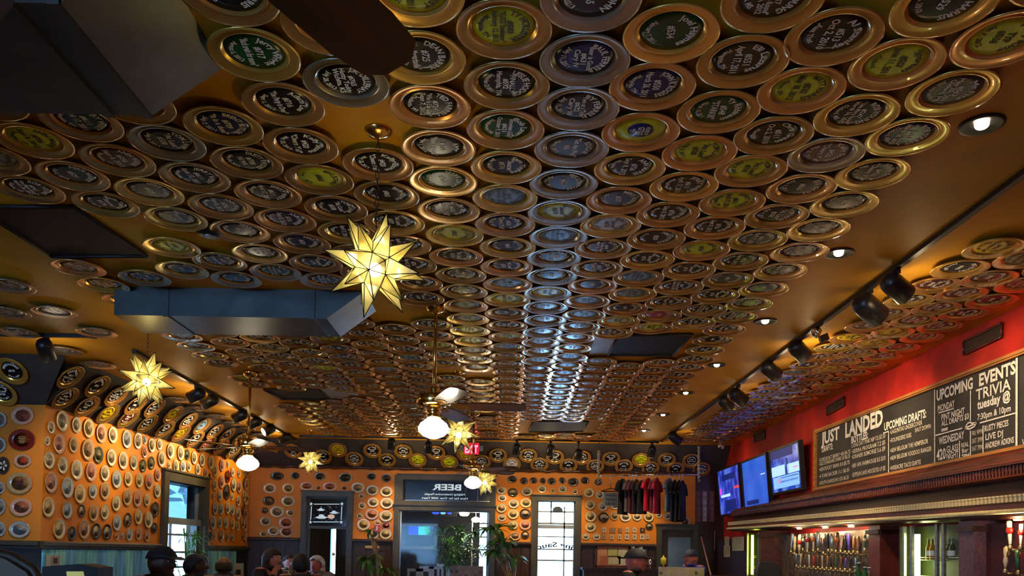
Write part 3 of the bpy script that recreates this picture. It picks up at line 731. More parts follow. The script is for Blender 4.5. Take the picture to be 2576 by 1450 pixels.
# ================================================================== lighting tracks and heads
def track(label, a, b):
    a, b = Vector(a), Vector(b); d = (b - a).normalized(); s = d.cross(U3).normalized()
    t = thing('lighting_track', label, 'track', T(a))
    MB().obox((b - a) / 2 + Vector((0, 0, -.014)), (b - a) / 2, s * .017, Vector((0, 0, .014))).build('track_rail', m_black, t)
    for e in (Vector((0, 0, 0)), b - a): MB().obox(e + Vector((0, 0, -.016)), d * .02, s * .021, Vector((0, 0, .0159))).build('end_cap', m_blacks, t)
XT = PZ(2255, 668, ZC).x
TL0, TL1 = PZ(340, 881, ZC), PZ(775, 1122, ZC)
track('long black lighting track on the ceiling in front of the chalkboard wall', (XT, 1.6, ZC), (XT, 12.75, ZC))
track('black lighting track running along the left wall behind the far star lamp', TL0, TL1)
track('black lighting track across the far end of the ceiling before the back cove', (-3.3, 12.93, ZC), (2.3, 12.93, ZC))
nb = PZ(115, 840, ZC)
track('short black lighting track parallel to the near left wall', (nb.x - 1.2, nb.y, ZC), (PZ(228, 838, ZC).x, nb.y, ZC))
can_me = MB().lathe([(1e-5, .10), (.030, .098), (.052, .085), (.064, .06), (.067, .03), (.067, -.09), (.063, -.092), (.060, -.075)], 24, cap=False).mesh('canister', m_black)
lens_me = MB().lathe([(.060, -.076), (1e-5, -.070)], 24).mesh('lens', M('spot_lens', (.9, .85, .7), .3, emit=(1, .82, .55), es=1.2))
lens_hot = MB().lathe([(.060, -.086), (1e-5, -.080)], 24).mesh('lens', M('spot_lens_bright', (.9, .9, .85), .3, emit=(1, .93, .8), es=6))
def head(p, aim, label, group, power, col=(1, .72, .40), angle=75, scale=1., hot=False, mat=None):
    p = Vector(p); top = Vector((p.x, p.y, ZC - .028))
    t = thing('track_spotlight', label, 'light', T(top), group)
    ax = (Vector(aim) - p).normalized()
    m = ax.to_track_quat('-Z', 'Y').to_matrix().to_4x4(); m.translation = p - top
    cn = ob('canister', can_me, t, m @ Matrix.Scale(scale, 4)); ob('lens', lens_hot if hot else lens_me, cn)
    MB().obox((0, 0, -.012), (.022, 0, 0), (0, .016, 0), (0, 0, .012)).build('adaptor', m_black, t)
    MB().tube([(0, 0, -.02), (0, 0, p.z - top.z + .055 * scale)], .010, 8).build('stem', m_black, t)
    light('spot_beam', 'SPOT', p + ax * .10 * scale, power, col, t, .03, p + ax * 2, angle, .9)
    light('spot_spill', 'POINT', p + ax * .16 * scale + Vector((0, 0, -.02)), power * .05, col, t, .06)
for i, (x, y, s, pw, tx, lb) in enumerate([(2254, 722, 1.0, 34, .5, 'rounded black track spotlight by the gold saucers, aimed at the chalkboard'), (2186, 776, 1.15, 34, .6, 'stout black cylinder spotlight, largest on the bar track'), (2010, 882, 1.0, 70, .9, 'black track spotlight just past the small chrome spot'), (1938, 932, 1.0, 22, .5, 'lone black track spotlight between the chrome spot and the pair'),
                                   (1856, 998, 1.05, 18, .7, 'upper black spotlight of the close pair on the bar track'), (1824, 1014, .95, 18, .9, 'lower black spotlight of the close pair on the bar track'), (1697, 1102, 1.1, 16, .6, 'last black spotlight at the far end of the bar track')]):
    p = PX(x, y, XT); head(p, (XR, p.y + tx, 2.25), lb, 'spotlights on the bar track', pw, scale=s)
p = PX(2056, 832, XT)
t = thing('chrome_spotlight', 'small open chrome spotlight on the bar track', 'light', T(p.x, p.y, ZC - .028))
MB().tube([(0, 0, 0), (0, 0, p.z - ZC + .06)], .010, 8).build('stem', m_black, t)
MB().lathe([(1e-5, .03), (.02, .028), (.035, 0), (.042, -.03), (.036, -.028), (.02, -.01), (1e-5, 0)], 16).build('reflector', m_chrome, t, T(0, 0, p.z - ZC + .02) @ Matrix.Rotation(R(55), 4, 'Y'))
MB().obox((.05, 0, p.z - ZC - .03), (.03, 0, .012), (0, .02, 0), (-.008, 0, .025)).build('shade_flap', m_mahogd, t)
dTL = (TL1 - TL0).normalized()
def on_track(px, py):                                    # sight line against the vertical plane of the left track
    return onplane(px, py, TL0, dTL.cross(U3))
for i, (x, y, s, hot) in enumerate([(494, 994, 1.0, 0), (528, 1010, 1.0, 0), (604, 1047, 1.0, 0), (641, 1064, 1.0, 0), (676, 1082, 1.0, 1), (718, 1102, 1.0, 0)]):
    p = on_track(x, y)
    aim = (p.x - .9, p.y - .75, p.z - .62) if hot else p - LN * 1.0 + Vector((0, .1, -.45))
    head(p, aim, ['black track spotlight above the left wall, first of a pair', 'black track spotlight above the left wall, second of a pair', 'black spotlight on the left track beside the brass fan rod', 'black spotlight on the left track just past the fan rod', 'black spotlight on the left track with its lit lens showing', 'last black spotlight at the far end of the left track'][i], 'spotlights on the left track', 40, scale=s, hot=bool(hot))
p = onplane(115, 880, nb, (0, 1, 0)); head(p, (p.x - .2, LA.y, 1.9), 'black spotlight hanging from the short track by the near left wall', None, 40, (1, .80, .58))
for i, x in enumerate((985, 1077, 1300, 1385, 1455, 1640)):
    y = (1118, 1126, 1131, 1133, 1144, 1136)[i]; p = onplane(x, y, (0, 12.93, 0), (0, 1, 0))
    head(p, (p.x - .15, YB, 1.55), 'small black spotlight hanging from the far cross track, aimed at the back wall', 'spotlights on the far cross track', 58, angle=56, scale=.95)

# ================================================================== ceiling fans
m_globe = M('fan_globe_glass', (1, .96, .88), .3, emit=(1, .88, .66), es=7)
m_blade = M('fan_blade_wood', (.085, .028, .012), .3, var=.4, stretch=(1, 8, 8), scale=3, coat=.3)
m_bladel = M('fan_blade_back', (.50, .36, .22), .4, var=.2)
blade = [(.17, -.045), (.26, -.062), (.56, -.070), (.64, -.062), (.67, -.03), (.67, .03), (.64, .062), (.56, .070), (.26, .062), (.17, .045)]
blade_me = MB().prism([(x, y, 0) for x, y in blade], (0, 0, .006)).mesh('blade', m_blade)
iron_me = MB().prism([(x, y, -.004) for x, y in ((.085, -.012), (.15, -.014), (.19, -.035), (.24, -.03), (.26, 0), (.24, .03), (.19, .035), (.15, .014), (.085, .012))], (0, 0, .004)).mesh('blade_iron', m_brass)
def fan(label, p, drop, ang, lamp=True, power=1.5):
    t = thing('ceiling_fan', label, 'fan', T(p))
    MB().lathe([(.075, 0), (.076, -.02), (.06, -.05), (.025, -.065), (1e-5, -.066)][::-1], 24).build('canopy', m_brass, t)
    MB().tube([(0, 0, -.06), (0, 0, -drop + .10)], .0135, 10).build('downrod', m_brass, t)
    z = -drop
    MB().lathe([(.02, z + .13), (.045, z + .10), (.025, z + .075), (.03, z + .07), (.115, z + .062), (.125, z + .05), (.125, z + .0), (.115, z - .012), (.08, z - .02), (.05, z - .022)][::-1], 28).build('motor_housing', m_brass, t)
    for i in range(5):
        m = T(0, 0, z - .018) @ Matrix.Rotation(R(ang + 72 * i), 4, 'Z') @ Matrix.Rotation(R(-13), 4, 'X')
        bl = ob('blade', blade_me, t, m); ob('blade_iron', iron_me, bl)
    MB().lathe([(.052, z - .02), (.055, z - .06), (.04, z - .075), (.05, z - .085), (.05, z - .105), (1e-5, z - .106)][::-1], 24).build('switch_housing', m_brass, t)
    if lamp:
        g = z - .10
        MB().lathe([(.048, g), (.052, g - .012), (.095, g - .045), (.112, g - .078), (.107, g - .105), (.075, g - .135), (.035, g - .152), (1e-5, g - .158)][::-1], 32).build('glass_globe', m_globe, t)
        light('fan_lamp', 'POINT', p + Vector((0, 0, g - .26)), power, (1, .80, .52), t, .12)
    return t
def drop_to(p, py_motor, px):                             # how far below the ceiling the motor hangs
    return ZC - PY(px, py_motor, p.y).z
fan('brass ceiling fan with glowing globe hanging before the far star lamp', FANS[0], drop_to(FANS[0], 1016, 1090), 2)
fan('brass ceiling fan with glowing globe nearest the left plate wall', FANS[1], drop_to(FANS[1], 1122, 625), 12)
fan('farthest brass ceiling fan, glowing before the transom window lettering', FANS[2], drop_to(FANS[2], 1180, 1190), 40)
fan('dark ceiling fan overhead with one brown blade reaching over the saucers', FANS[3], .865, 61, lamp=False)

# ================================================================== star lanterns
def star_glass():
    m = bpy.data.materials.new('amber_seeded_glass'); m.use_nodes = True; nt = m.node_tree
    for n in list(nt.nodes): nt.nodes.remove(n)
    o = nt.nodes.new('ShaderNodeOutputMaterial'); tl = nt.nodes.new('ShaderNodeBsdfTranslucent'); gl = nt.nodes.new('ShaderNodeBsdfGlossy'); df = nt.nodes.new('ShaderNodeBsdfDiffuse'); tp = nt.nodes.new('ShaderNodeBsdfTransparent')
    tc = nt.nodes.new('ShaderNodeTexCoord'); nz = nt.nodes.new('ShaderNodeTexNoise'); nz.inputs['Scale'].default_value = 14; nz.inputs['Detail'].default_value = 5
    rp = nt.nodes.new('ShaderNodeValToRGB'); rp.color_ramp.elements[0].position = .3; rp.color_ramp.elements[0].color = (.40, .32, .06, 1); rp.color_ramp.elements[1].position = .7; rp.color_ramp.elements[1].color = (.86, .78, .36, 1)
    nt.links.new(tc.outputs['Object'], nz.inputs['Vector']); nt.links.new(nz.outputs[0], rp.inputs[0])
    for n in (tl, df): nt.links.new(rp.outputs[0], n.inputs[0])
    gl.inputs['Roughness'].default_value = .12; tp.inputs[0].default_value = (1, .92, .60, 1)
    def mix(a, b, f):
        x = nt.nodes.new('ShaderNodeMixShader'); x.inputs[0].default_value = f; nt.links.new(a.outputs[0], x.inputs[1]); nt.links.new(b.outputs[0], x.inputs[2]); return x
    x = mix(tl, df, .22); x = mix(x, tp, .30); x = mix(x, gl, .10)
    nt.links.new(x.outputs[0], o.inputs[0])
    return m
m_star = star_glass()
m_starbulb = M('star_bulb', (1, 1, 1), .5, emit=(1, .90, .66), es=45)
m_lead = M('dark_brass_came', (.06, .045, .02), .4, .7, var=.3)
def star_polys(R0):
    """core of a rhombicuboctahedron: eighteen squares, eight triangles"""
    s = 1 / math.sqrt(1 + 1 + (1 + math.sqrt(2)) ** 2); q = 1 + math.sqrt(2); V = []
    for perm in ((1, 1, q), (1, q, 1), (q, 1, 1)):
        for sx in (1, -1):
            for sy in (1, -1):
                for sz in (1, -1): V.append(Vector((perm[0] * sx, perm[1] * sy, perm[2] * sz)) * s * R0)
    bm = bmesh.new()
    for v in V: bm.verts.new(v)
    bmesh.ops.convex_hull(bm, input=bm.verts[:])
    bmesh.ops.dissolve_limit(bm, angle_limit=R(3), verts=bm.verts[:], edges=bm.edges[:])
    bm.normal_update()
    out = [([v.co.copy() for v in f.verts], f.normal.copy(), f.calc_center_median()) for f in bm.faces]
    bm.free(); return out
POLY = star_polys(.098)
def make_star(label, p, zc, rot, chain_bottom=.16, power=5):
    t = thing('star_lantern', label, 'lamp', T(p), 'star lanterns')
    c = Vector((0, 0, zc - p.z)); rm = Matrix.Rotation(R(rot), 3, 'Z') @ Matrix.Rotation(R(13), 3, 'X') @ Matrix.Rotation(R(9), 3, 'Y')
    wires = MB()
    for vs, n, ctr in POLY:
        vs = [rm @ v + c for v in vs]; n = rm @ n; ctr = rm @ ctr + c
        L = .140 if len(vs) == 4 else .125
        apex = ctr + n * L
        b = MB()
        if len(vs) > 4: continue
        b.add(vs + [apex], [(i, (i + 1) % len(vs), len(vs)) for i in range(len(vs))]); b.build('star_point', m_star, t)
        for i, v in enumerate(vs):
            wires.tube([v, apex], .0022, 4); wires.tube([v, vs[(i + 1) % len(vs)]], .0022, 4)
    wires.build('brass_came', m_lead, t)
    MB().ball(c + Vector((0, 0, -.02)), .030).build('bulb', m_starbulb, t)
    MB().lathe([(.06, 0), (.06, -.006), (.045, -.02), (.012, -.032), (1e-5, -.034)][::-1], 24).build('canopy', m_brass, t)
    ch = MB(); top, bot = -.03, c.z + chain_bottom
    nl = max(2, int((top - bot) / .030)); 
    for i in range(nl):
        zc_ = top - (i + .5) * (top - bot) / nl; h = (top - bot) / nl * .68; w = .008
        ring = [((math.cos(a) * w if i % 2 else 0), (0 if i % 2 else math.cos(a) * w), zc_ + math.sin(a) * h) for a in [2 * math.pi * j / 8 for j in range(9)]]
        ch.tube(ring, .0018, 4)
    ch.build('chain', m_lead, t)
    light('star_glow', 'POINT', p + c, power, (1, .82, .48), t, .03)
    return t
def star_z(p, px, py): return PY(px, py, p.y).z
make_star('glowing amber glass star lantern on a long chain under the near saucers', STARS[0], star_z(STARS[0], 945, 668), 20)
make_star('glowing amber glass star lantern hanging by the left cove', STARS[1], star_z(STARS[1], 343, 955), 50)
make_star('amber glass star lantern just behind the middle ceiling fan', STARS[2], star_z(STARS[2], 1152, 1090), 5, power=3)
make_star('small amber star lantern before the far left corner', STARS[3], star_z(STARS[3], 779, 1160), 33, power=3)
make_star('amber star lantern partly hidden by the farthest fan globe', STARS[4], star_z(STARS[4], 1222, 1212), 70, power=3)

# ================================================================== china plates on the walls
def china(name, base, print_col, sc=9., rough=.22):
    return M('china_' + name, base, rough, var=.08, scale=5, coat=.4, rnd=.12), M('print_' + name, base, rough, col2=print_col, scale=sc, lo=.40, hi=.60, detail=7, coat=.4, rnd=.15)
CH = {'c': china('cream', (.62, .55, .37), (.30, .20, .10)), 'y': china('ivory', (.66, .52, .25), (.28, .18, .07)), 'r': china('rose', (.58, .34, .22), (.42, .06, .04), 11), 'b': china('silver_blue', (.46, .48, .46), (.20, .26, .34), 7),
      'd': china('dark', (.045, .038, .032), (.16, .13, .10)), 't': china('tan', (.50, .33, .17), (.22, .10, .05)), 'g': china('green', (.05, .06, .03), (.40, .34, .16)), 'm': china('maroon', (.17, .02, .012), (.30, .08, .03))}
m_dkrim = M('china_dark_rim', (.035, .025, .018), .2, coat=.4)
m_goldrim = M('china_gilt_edge', (.62, .42, .14), .25, .6)
pl_prof = [(.52, 0), (.56, .03), (.75, .085), (.985, .15), (1.0, .165), (.975, .172), (.72, .115), (.60, .070), (.56, .062), (1e-5, .058)]
pl_me = {k: MB().lathe(pl_prof, 28).mesh('plate', CH[k][0]) for k in CH}
pl_me['k'] = MB().lathe(pl_prof, 28).mesh('plate', m_dkrim)
ct_me = {k: MB().lathe([(.66, .092), (.60, .078), (.52, .068), (1e-5, .068)], 24).mesh('printed_centre', CH[k][1]) for k in CH}
rg_me = MB().lathe([(.93, .140), (.99, .162), (.995, .175), (.965, .179), (.93, .166)], 28, cap=False).mesh('edge_band', m_goldrim)
sc_me = MB().lathe([(.52, 0), (.6, .05), (.99, .14), (1.0, .16), (.9, .155), (.7, .11), (.58, .07), (1e-5, .06)], 32, wob=lambda a: .035 * math.sin(9 * a)).mesh('plate', CH['c'][0])
KN = {'c': 'cream china plate with brown printed centre', 'y': 'ivory yellow china plate with dark printed centre', 'r': 'rose red printed china plate', 'b': 'silvery blue-white plate', 'd': 'dim dark plate', 't': 'tan earthenware plate', 'g': 'dark green plate with pale picture', 'm': 'dark maroon plate', 'k': 'dark-rimmed plate with pale centre'}
rw = random.Random(5)
def wall_plate(mtx, rx, ry, k, label, group, scallop=False):
    t = thing('china_plate', label, 'plate', mtx, group)
    s = Matrix.Diagonal((rx, ry, min(rx, ry) * 1.0, 1))
    ob('plate', sc_me if scallop else pl_me[k], t, s)
    ob('printed_centre', ct_me['c' if k == 'k' else k], t, s)
    if k in 'cyb' and rw.random() < .5: ob('edge_band', rg_me, t, s)
    return t
A1, A2, A3, A5, A6 = (4.265, 0, 940), (5.367, 0, 1180), (5.367, 380, 1180), (4.954, 740, 1160), (4.954, 1200, 1160)
def conv(l, a): return [(x / a[0] + a[1], y / a[0] + a[2], w / a[0], h / a[0], k) for x, y, w, h, k in l]
left1 = conv([(655, 510, 160, 230, 'c'), (540, 580, 95, 140, 'c'), (810, 555, 120, 180, 'c'), (940, 585, 140, 220, 'y'), (1075, 645, 130, 210, 'r'), (1200, 660, 110, 185, 'c'), (1350, 695, 130, 210, 'b'), (1470, 725, 105, 180, 'c'), (1550, 715, 60, 90, 'b'), (1620, 770, 90, 160, 'c'), (1705, 755, 70, 120, 'c'),
    (500, 725, 80, 105, 'c'), (620, 755, 150, 220, 'r'), (780, 770, 120, 180, 't'), (930, 820, 150, 240, 't'), (1045, 875, 115, 190, 'g'), (1185, 900, 125, 200, 'c'), (1310, 935, 115, 200, 'c'), (1425, 955, 95, 170, 'c'), (1545, 845, 75, 130, 'r'), (1525, 990, 90, 145, 'g'), (1615, 960, 85, 145, 'g'), (1725, 920, 95, 180, 'c'), (1820, 835, 95, 175, 'c'), (1930, 840, 90, 170, 'c'), (2000, 870, 70, 120, 'g'), (2075, 905, 80, 150, 'c'), (2160, 930, 80, 150, 'c'),
    (515, 930, 140, 200, 'c'), (660, 985, 140, 195, 'c'), (810, 1035, 145, 220, 'c'), (965, 1055, 140, 215, 'r'), (1115, 1070, 110, 190, 'c'), (1240, 1135, 125, 205, 'b'), (1365, 1130, 105, 175, 'y'), (1485, 1145, 90, 165, 'y'), (1590, 1160, 95, 185, 'r'), (1685, 1090, 75, 140, 'r'), (1810, 985, 55, 75, 'c'), (1880, 990, 75, 145, 'c'), (1955, 1000, 70, 140, 'b'), (2020, 1000, 60, 110, 'c'), (2115, 1030, 70, 130, 'c'), (2200, 1065, 60, 105, 'r'), (2245, 1095, 30, 50, 'd'), (2300, 1045, 70, 135, 'y'), (2255, 955, 75, 150, 'y'), (2375, 985, 65, 140, 'r'), (2440, 975, 40, 75, 'c'), (2490, 1060, 55, 110, 'c'),
    (535, 1170, 150, 230, 'r'), (710, 1225, 160, 230, 'b'), (845, 1295, 150, 215, 'y'), (985, 1265, 110, 170, 'b'), (1115, 1260, 125, 200, 't'), (1355, 1330, 110, 195, 't'), (1465, 1345, 100, 185, 'r'), (1570, 1360, 90, 140, 'y'), (1680, 1260, 90, 155, 'c')], A1)
left1 += conv([(635, 520, 170, 280, 'y'), (890, 560, 150, 245, 'b'), (1090, 570, 130, 180, 'k'), (1250, 600, 155, 240, 't'), (1400, 585, 130, 220, 'c'), (1555, 465, 130, 230, 'c'), (2080, 550, 130, 220, 'd'),
    (780, 815, 185, 290, 'y'), (960, 875, 125, 200, 'd'), (1120, 820, 180, 275, 't'), (1285, 845, 140, 230, 'k'), (1430, 855, 135, 230, 'k'), (1565, 730, 140, 225, 'b'), (1710, 690, 115, 200, 'k'), (1855, 650, 125, 220, 'y'), (1990, 690, 130, 240, 'c'), (2075, 800, 85, 155, 'd'), (1565, 910, 80, 115, 'r'), (1650, 900, 60, 90, 'b'), (1735, 890, 95, 180, 'b'), (1860, 880, 100, 170, 'r'), (1975, 910, 90, 155, 'r')], A2)
left2 = conv([(850, 215, 85, 170, 'y'), (945, 175, 100, 190, 'r'), (1025, 105, 80, 175, 'm'), (1010, 310, 90, 215, 'd'), (1100, 50, 65, 110, 'y'), (1180, 60, 60, 120, 'y'), (1105, 215, 85, 190, 'c'), (1180, 245, 85, 170, 'r'), (1260, 190, 75, 150, 'd'), (1325, 215, 65, 160, 'c'), (1395, 250, 60, 170, 'r'), (1450, 290, 60, 140, 't'), (1255, 45, 60, 90, 'c'), (1320, 55, 60, 110, 't'), (1390, 80, 50, 140, 't'),
    (835, 365, 55, 95, 'b'), (920, 365, 75, 155, 'b'), (1085, 375, 70, 110, 'c'), (1170, 435, 70, 150, 'c'), (1250, 365, 70, 150, 'y'), (1320, 410, 75, 160, 'y'), (1385, 440, 70, 160, 'c'), (1440, 475, 60, 150, 'd'),
    (855, 535, 90, 190, 'b'), (935, 550, 70, 160, 'b'), (1025, 530, 75, 180, 'c'), (1090, 560, 70, 150, 'b'), (1165, 605, 80, 180, 'c'), (1240, 560, 55, 140, 'm'), (1305, 590, 80, 170, 't'), (1375, 620, 70, 140, 't'), (1440, 640, 60, 150, 'r'),
    (825, 730, 75, 200, 'b'), (920, 720, 60, 150, 'b'), (1000, 730, 65, 160, 'c'), (1090, 745, 70, 160, 'y'), (1160, 775, 65, 140, 'y'), (1230, 740, 60, 140, 'y'), (1315, 760, 70, 160, 'r'), (1380, 800, 70, 150, 't'), (1440, 800, 65, 140, 'y'),
    (790, 910, 45, 130, 'd'), (855, 900, 50, 100, 'b'), (940, 905, 70, 170, 't'), (1020, 920, 60, 130, 't'), (1090, 920, 55, 120, 'b'), (1245, 895, 70, 150, 'r'), (1315, 915, 60, 135, 'y'), (1400, 940, 60, 110, 'r')], A3)
def depth_scale(p): return (p - EYE).dot(CF) / FPX
umax = LL - .07
for x, y, w, h, k in left1 + left2:
    p = PL(x, y); u = (p - LA).dot(LD)
    r = min(h * depth_scale(p) / 2, .20) * .97
    if u + r > umax: p -= LD * (u + r - umax)
    inwin = WLh[0] - .16 < u < WLh[1] + .16
    z = 'left of the tall left window' if u < WLh[0] - .16 else 'above the tall left window' if inwin else 'between tall window and far corner'
    if p.z + r > ZK - .01: p.z = ZK - .01 - r
    if p.z - r < ZRL + .012: p.z = ZRL + .012 + r
    wall_plate(frame(p + LN * .002, LD, U3) @ Matrix.Rotation(rw.uniform(0, 6), 4, 'Z'), r, r, k, '%s %s' % (KN[k], z), 'china plates %s, %s' % (z, k))
# near left wall, single pictures plates
near = conv([(250, 455, 255, 205, 'r'), (245, 715, 295, 235, 'm'), (250, 940, 200, 155, 'r'), (220, 1180, 285, 240, 't'), (-8, 500, 110, 190, 'b'), (-15, 770, 120, 170, 'b'), (40, 990, 150, 195, 'd')], A1) + conv([(295, 520, 315, 250, 'r'), (275, 820, 300, 240, 'b'), (5, 260, 150, 180, 'b'), (-10, 510, 210, 250, 'b'), (10, 815, 160, 210, 'b')], A2)
nl_lab = ['glossy red picture plate, topmost on the near left wall', 'dark maroon plate with a gold crest on the near left wall', 'small plate with a red star on the near left wall', 'painted oval plate with a horse rider on the near left wall', 'deep blue plate at the edge of the near left wall', 'pale plate under the deep blue one on the near left wall', 'black plate with a white flower on the near left wall',
          'pink boat picture plate on the near left wall', 'blue and pink picture plate just above the chair rail, near left wall', 'small pale plate beside the horse rider plate', 'pale blue plate beside the pink boat plate', 'pale plate beside the blue and pink plate']
m_star_r = M('china_red_star', (.62, .02, .015), .3)
for i, (x, y, w, h, k) in enumerate(near):
    p = PY(x, y, LA.y); s = depth_scale(p)
    rx_, ry_ = min(w * s / 2, .16) * .97, h * s / 2 * .97
    if i in (4, 5): rx_ = ry_ = .085
    p.x = min(p.x, LA.x - rx_ - .02); p.z = max(p.z, ZRL + .012 + ry_)
    t = wall_plate(frame(p + Vector((0, -.002, 0)), (1, 0, 0), U3), rx_, ry_, k, nl_lab[i], 'picture plates on the near left wall')
    zz = .115 * min(rx_, ry_)
    if i == 1:
        b = MB()
        for j, ww in enumerate((.5, .62, .4, .55, .35)): b.obox((0, ry_ * (.28 - .14 * j), zz), (rx_ * ww * .5, 0, 0), (0, ry_ * .05, 0), (0, 0, .002))
        b.build('gold_crest', m_goldrim, t)
    if i == 2: MB().prism([(q[0] * rx_ * .4, q[1] * ry_ * .45, zz * .7) for q in [(math.sin(math.pi * j / 5) * (1 if j % 2 == 0 else .42), math.cos(math.pi * j / 5) * (1 if j % 2 == 0 else .42)) for j in range(10)]], (0, 0, .003)).build('red_star', m_star_r, t)
    if i == 6:
        b = MB()
        for j in range(5):
            a = j * 1.2566; b.prism([(rx_ * .12 * math.cos(a), ry_ * .12 * math.sin(a), zz), (rx_ * .5 * math.cos(a - .35), ry_ * .5 * math.sin(a - .35), zz), (rx_ * .6 * math.cos(a), ry_ * .6 * math.sin(a), zz), (rx_ * .5 * math.cos(a + .35), ry_ * .5 * math.sin(a + .35), zz)], (0, 0, .002))
        b.build('white_flower', m_white, t)
    if i == 3:
        b = MB(); b.prism([(rx_ * q[0], ry_ * q[1], zz * .75) for q in [(-.45, -.3), (-.3, .0), (-.35, .25), (-.05, .2), (.15, .45), (.3, .15), (.25, -.1), (.3, -.45), (.18, -.15), (-.1, -.12), (-.25, -.4)]], (0, 0, .002)); b.build('painted_rider', M('painted_dark_red', (.07, .02, .02), .3), t)
# back wall
back = [(z, conv(l, a)) for z, l, a in [
    ('left of the etched glass door', [(1605, 265, 180, 140, 'c'), (1855, 265, 170, 145, 'y'), (1590, 435, 165, 130, 'k'), (1855, 440, 195, 155, 'c'), (1535, 565, 100, 85, 'k'), (1705, 580, 205, 165, 'c'), (1885, 595, 120, 95, 'c'), (1550, 710, 165, 140, 'c'), (1825, 730, 210, 170, 'r'), (1655, 840, 170, 130, 'c'), (1830, 905, 200, 160, 'r'), (1520, 940, 110, 90, 'y'), (1655, 955, 110, 85, 'c')], A3),
    ('above the etched glass door', [(2105, 235, 200, 120, 'r'), (2260, 260, 50, 40, 'd'), (2415, 240, 200, 120, 'r')], A3),
    ('between etched door and wide doorway', [(625, 340, 60, 45, 'd'), (795, 335, 175, 130, 'c'), (975, 370, 165, 135, 'c'), (1150, 385, 160, 130, 'c'), (840, 440, 80, 65, 'c'), (985, 520, 145, 125, 'c'), (1155, 530, 170, 140, 'c'), (850, 560, 100, 85, 'y'), (970, 665, 170, 140, 'r'), (1145, 690, 165, 140, 'c'), (820, 685, 85, 75, 'c'), (865, 795, 160, 145, 'y'), (1040, 770, 90, 70, 'c'), (1145, 810, 115, 90, 'm'), (985, 945, 140, 115, 'c'), (1140, 935, 160, 135, 'c')], A5),
    ('between doorway and sash window', [(305, 370, 125, 95, 'c'), (445, 395, 130, 110, 'k'), (620, 385, 145, 115, 'c'), (315, 465, 110, 90, 'c'), (455, 535, 140, 120, 'c'), (610, 525, 145, 120, 'y'), (305, 590, 135, 125, 'y'), (450, 665, 145, 130, 'y'), (600, 660, 145, 125, 'k'), (310, 710, 105, 90, 'c'), (450, 800, 130, 115, 'y'), (600, 800, 150, 130, 'r'), (475, 940, 140, 110, 't'), (600, 925, 105, 95, 'k')], A6),
    ('above the bright sash window', [(810, 355, 115, 95, 'c'), (945, 375, 65, 60, 'y'), (1065, 355, 110, 90, 'c'), (1220, 385, 80, 70, 'y')], A6),
    ('around the hanging T-shirts', [(1395, 400, 130, 120, 'y'), (1530, 425, 110, 115, 'c'), (1410, 550, 125, 120, 'y'), (1565, 570, 115, 110, 'c'), (1720, 560, 110, 100, 'c'), (1415, 695, 145, 140, 'y'), (1575, 705, 140, 130, 'k'), (1715, 690, 110, 105, 't'), (1850, 700, 140, 120, 'c'), (1995, 695, 120, 110, 'c'), (2140, 700, 130, 130, 'y'), (2265, 675, 80, 70, 'c'), (2370, 690, 95, 95, 'c'), (1415, 828, 140, 120, 'y'), (2145, 820, 95, 90, 'k'), (1355, 945, 90, 80, 'c'), (1490, 945, 100, 85, 'c'), (2590, 760, 140, 130, 't')], A6),
    ('in the shade under the back cove', [(1705, 100, 190, 120, 'd'), (1945, 95, 130, 100, 'd'), (2280, 105, 160, 110, 'd')], A3), ('in the shade under the back cove', [(640, 210, 180, 120, 'd'), (965, 195, 120, 90, 'd'), (1150, 215, 130, 100, 'd')], A5),  # dark china in this row carries the cove's shade in its colour
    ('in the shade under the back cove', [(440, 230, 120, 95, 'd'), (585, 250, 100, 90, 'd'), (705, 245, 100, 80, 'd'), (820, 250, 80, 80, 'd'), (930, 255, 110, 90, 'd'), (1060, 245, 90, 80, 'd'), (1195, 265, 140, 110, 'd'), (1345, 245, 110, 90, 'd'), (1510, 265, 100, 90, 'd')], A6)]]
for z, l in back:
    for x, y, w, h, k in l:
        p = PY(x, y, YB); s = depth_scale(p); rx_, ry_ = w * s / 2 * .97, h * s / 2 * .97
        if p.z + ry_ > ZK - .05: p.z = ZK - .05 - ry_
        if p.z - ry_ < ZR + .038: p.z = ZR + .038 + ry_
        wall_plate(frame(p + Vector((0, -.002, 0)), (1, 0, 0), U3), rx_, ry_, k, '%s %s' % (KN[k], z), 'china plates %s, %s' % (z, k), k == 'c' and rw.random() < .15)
# small framed cards in two rows beside the doorway
cards = [(1587, 862, 46, 62), (1690, 865, 70, 60), (1783, 865, 50, 56), (1872, 862, 42, 60), (1963, 862, 46, 60), (2062, 865, 62, 56), (1585, 948, 48, 56), (1680, 948, 44, 60), (1775, 948, 42, 58), (1868, 948, 52, 64), (1963, 948, 50, 64), (2058, 948, 56, 64), (2123, 945, 40, 58)]
cc = [(.62, .52, .34), (.30, .16, .06), (.36, .16, .06), (.62, .52, .36), (.62, .52, .36), (.03, .02, .02), (.45, .26, .10)] + [(.60, .50, .33)] * 6
for i, (x, y, w, h) in enumerate(cards):
    x, y, w, h = x / A6[0] + A6[1], y / A6[0] + A6[2], w / A6[0], h / A6[0]; p = PY(x, y, YB); s = depth_scale(p)
    t = thing('wall_card', 'small framed card on the orange wall beside the dark doorway, %s' % ('dark brown one' if i == 5 else 'wooden one' if i in (1, 2) else 'ochre one' if i == 6 else 'pale one'), 'card', frame(p, (1, 0, 0), U3), 'framed cards by the doorway')
    MB().box((-w * s / 2, -h * s / 2, 0), (w * s / 2, h * s / 2, .012)).build('card_back', M('card_%d' % i, cc[i], .5), t)
    MB().box((-w * s * .22, -h * s * .25, .012), (w * s * .22, h * s * .25, .014)).build('card_print', M('card_print_dark', (.12, .07, .04), .5, col2=(.4, .3, .2), scale=40), t)
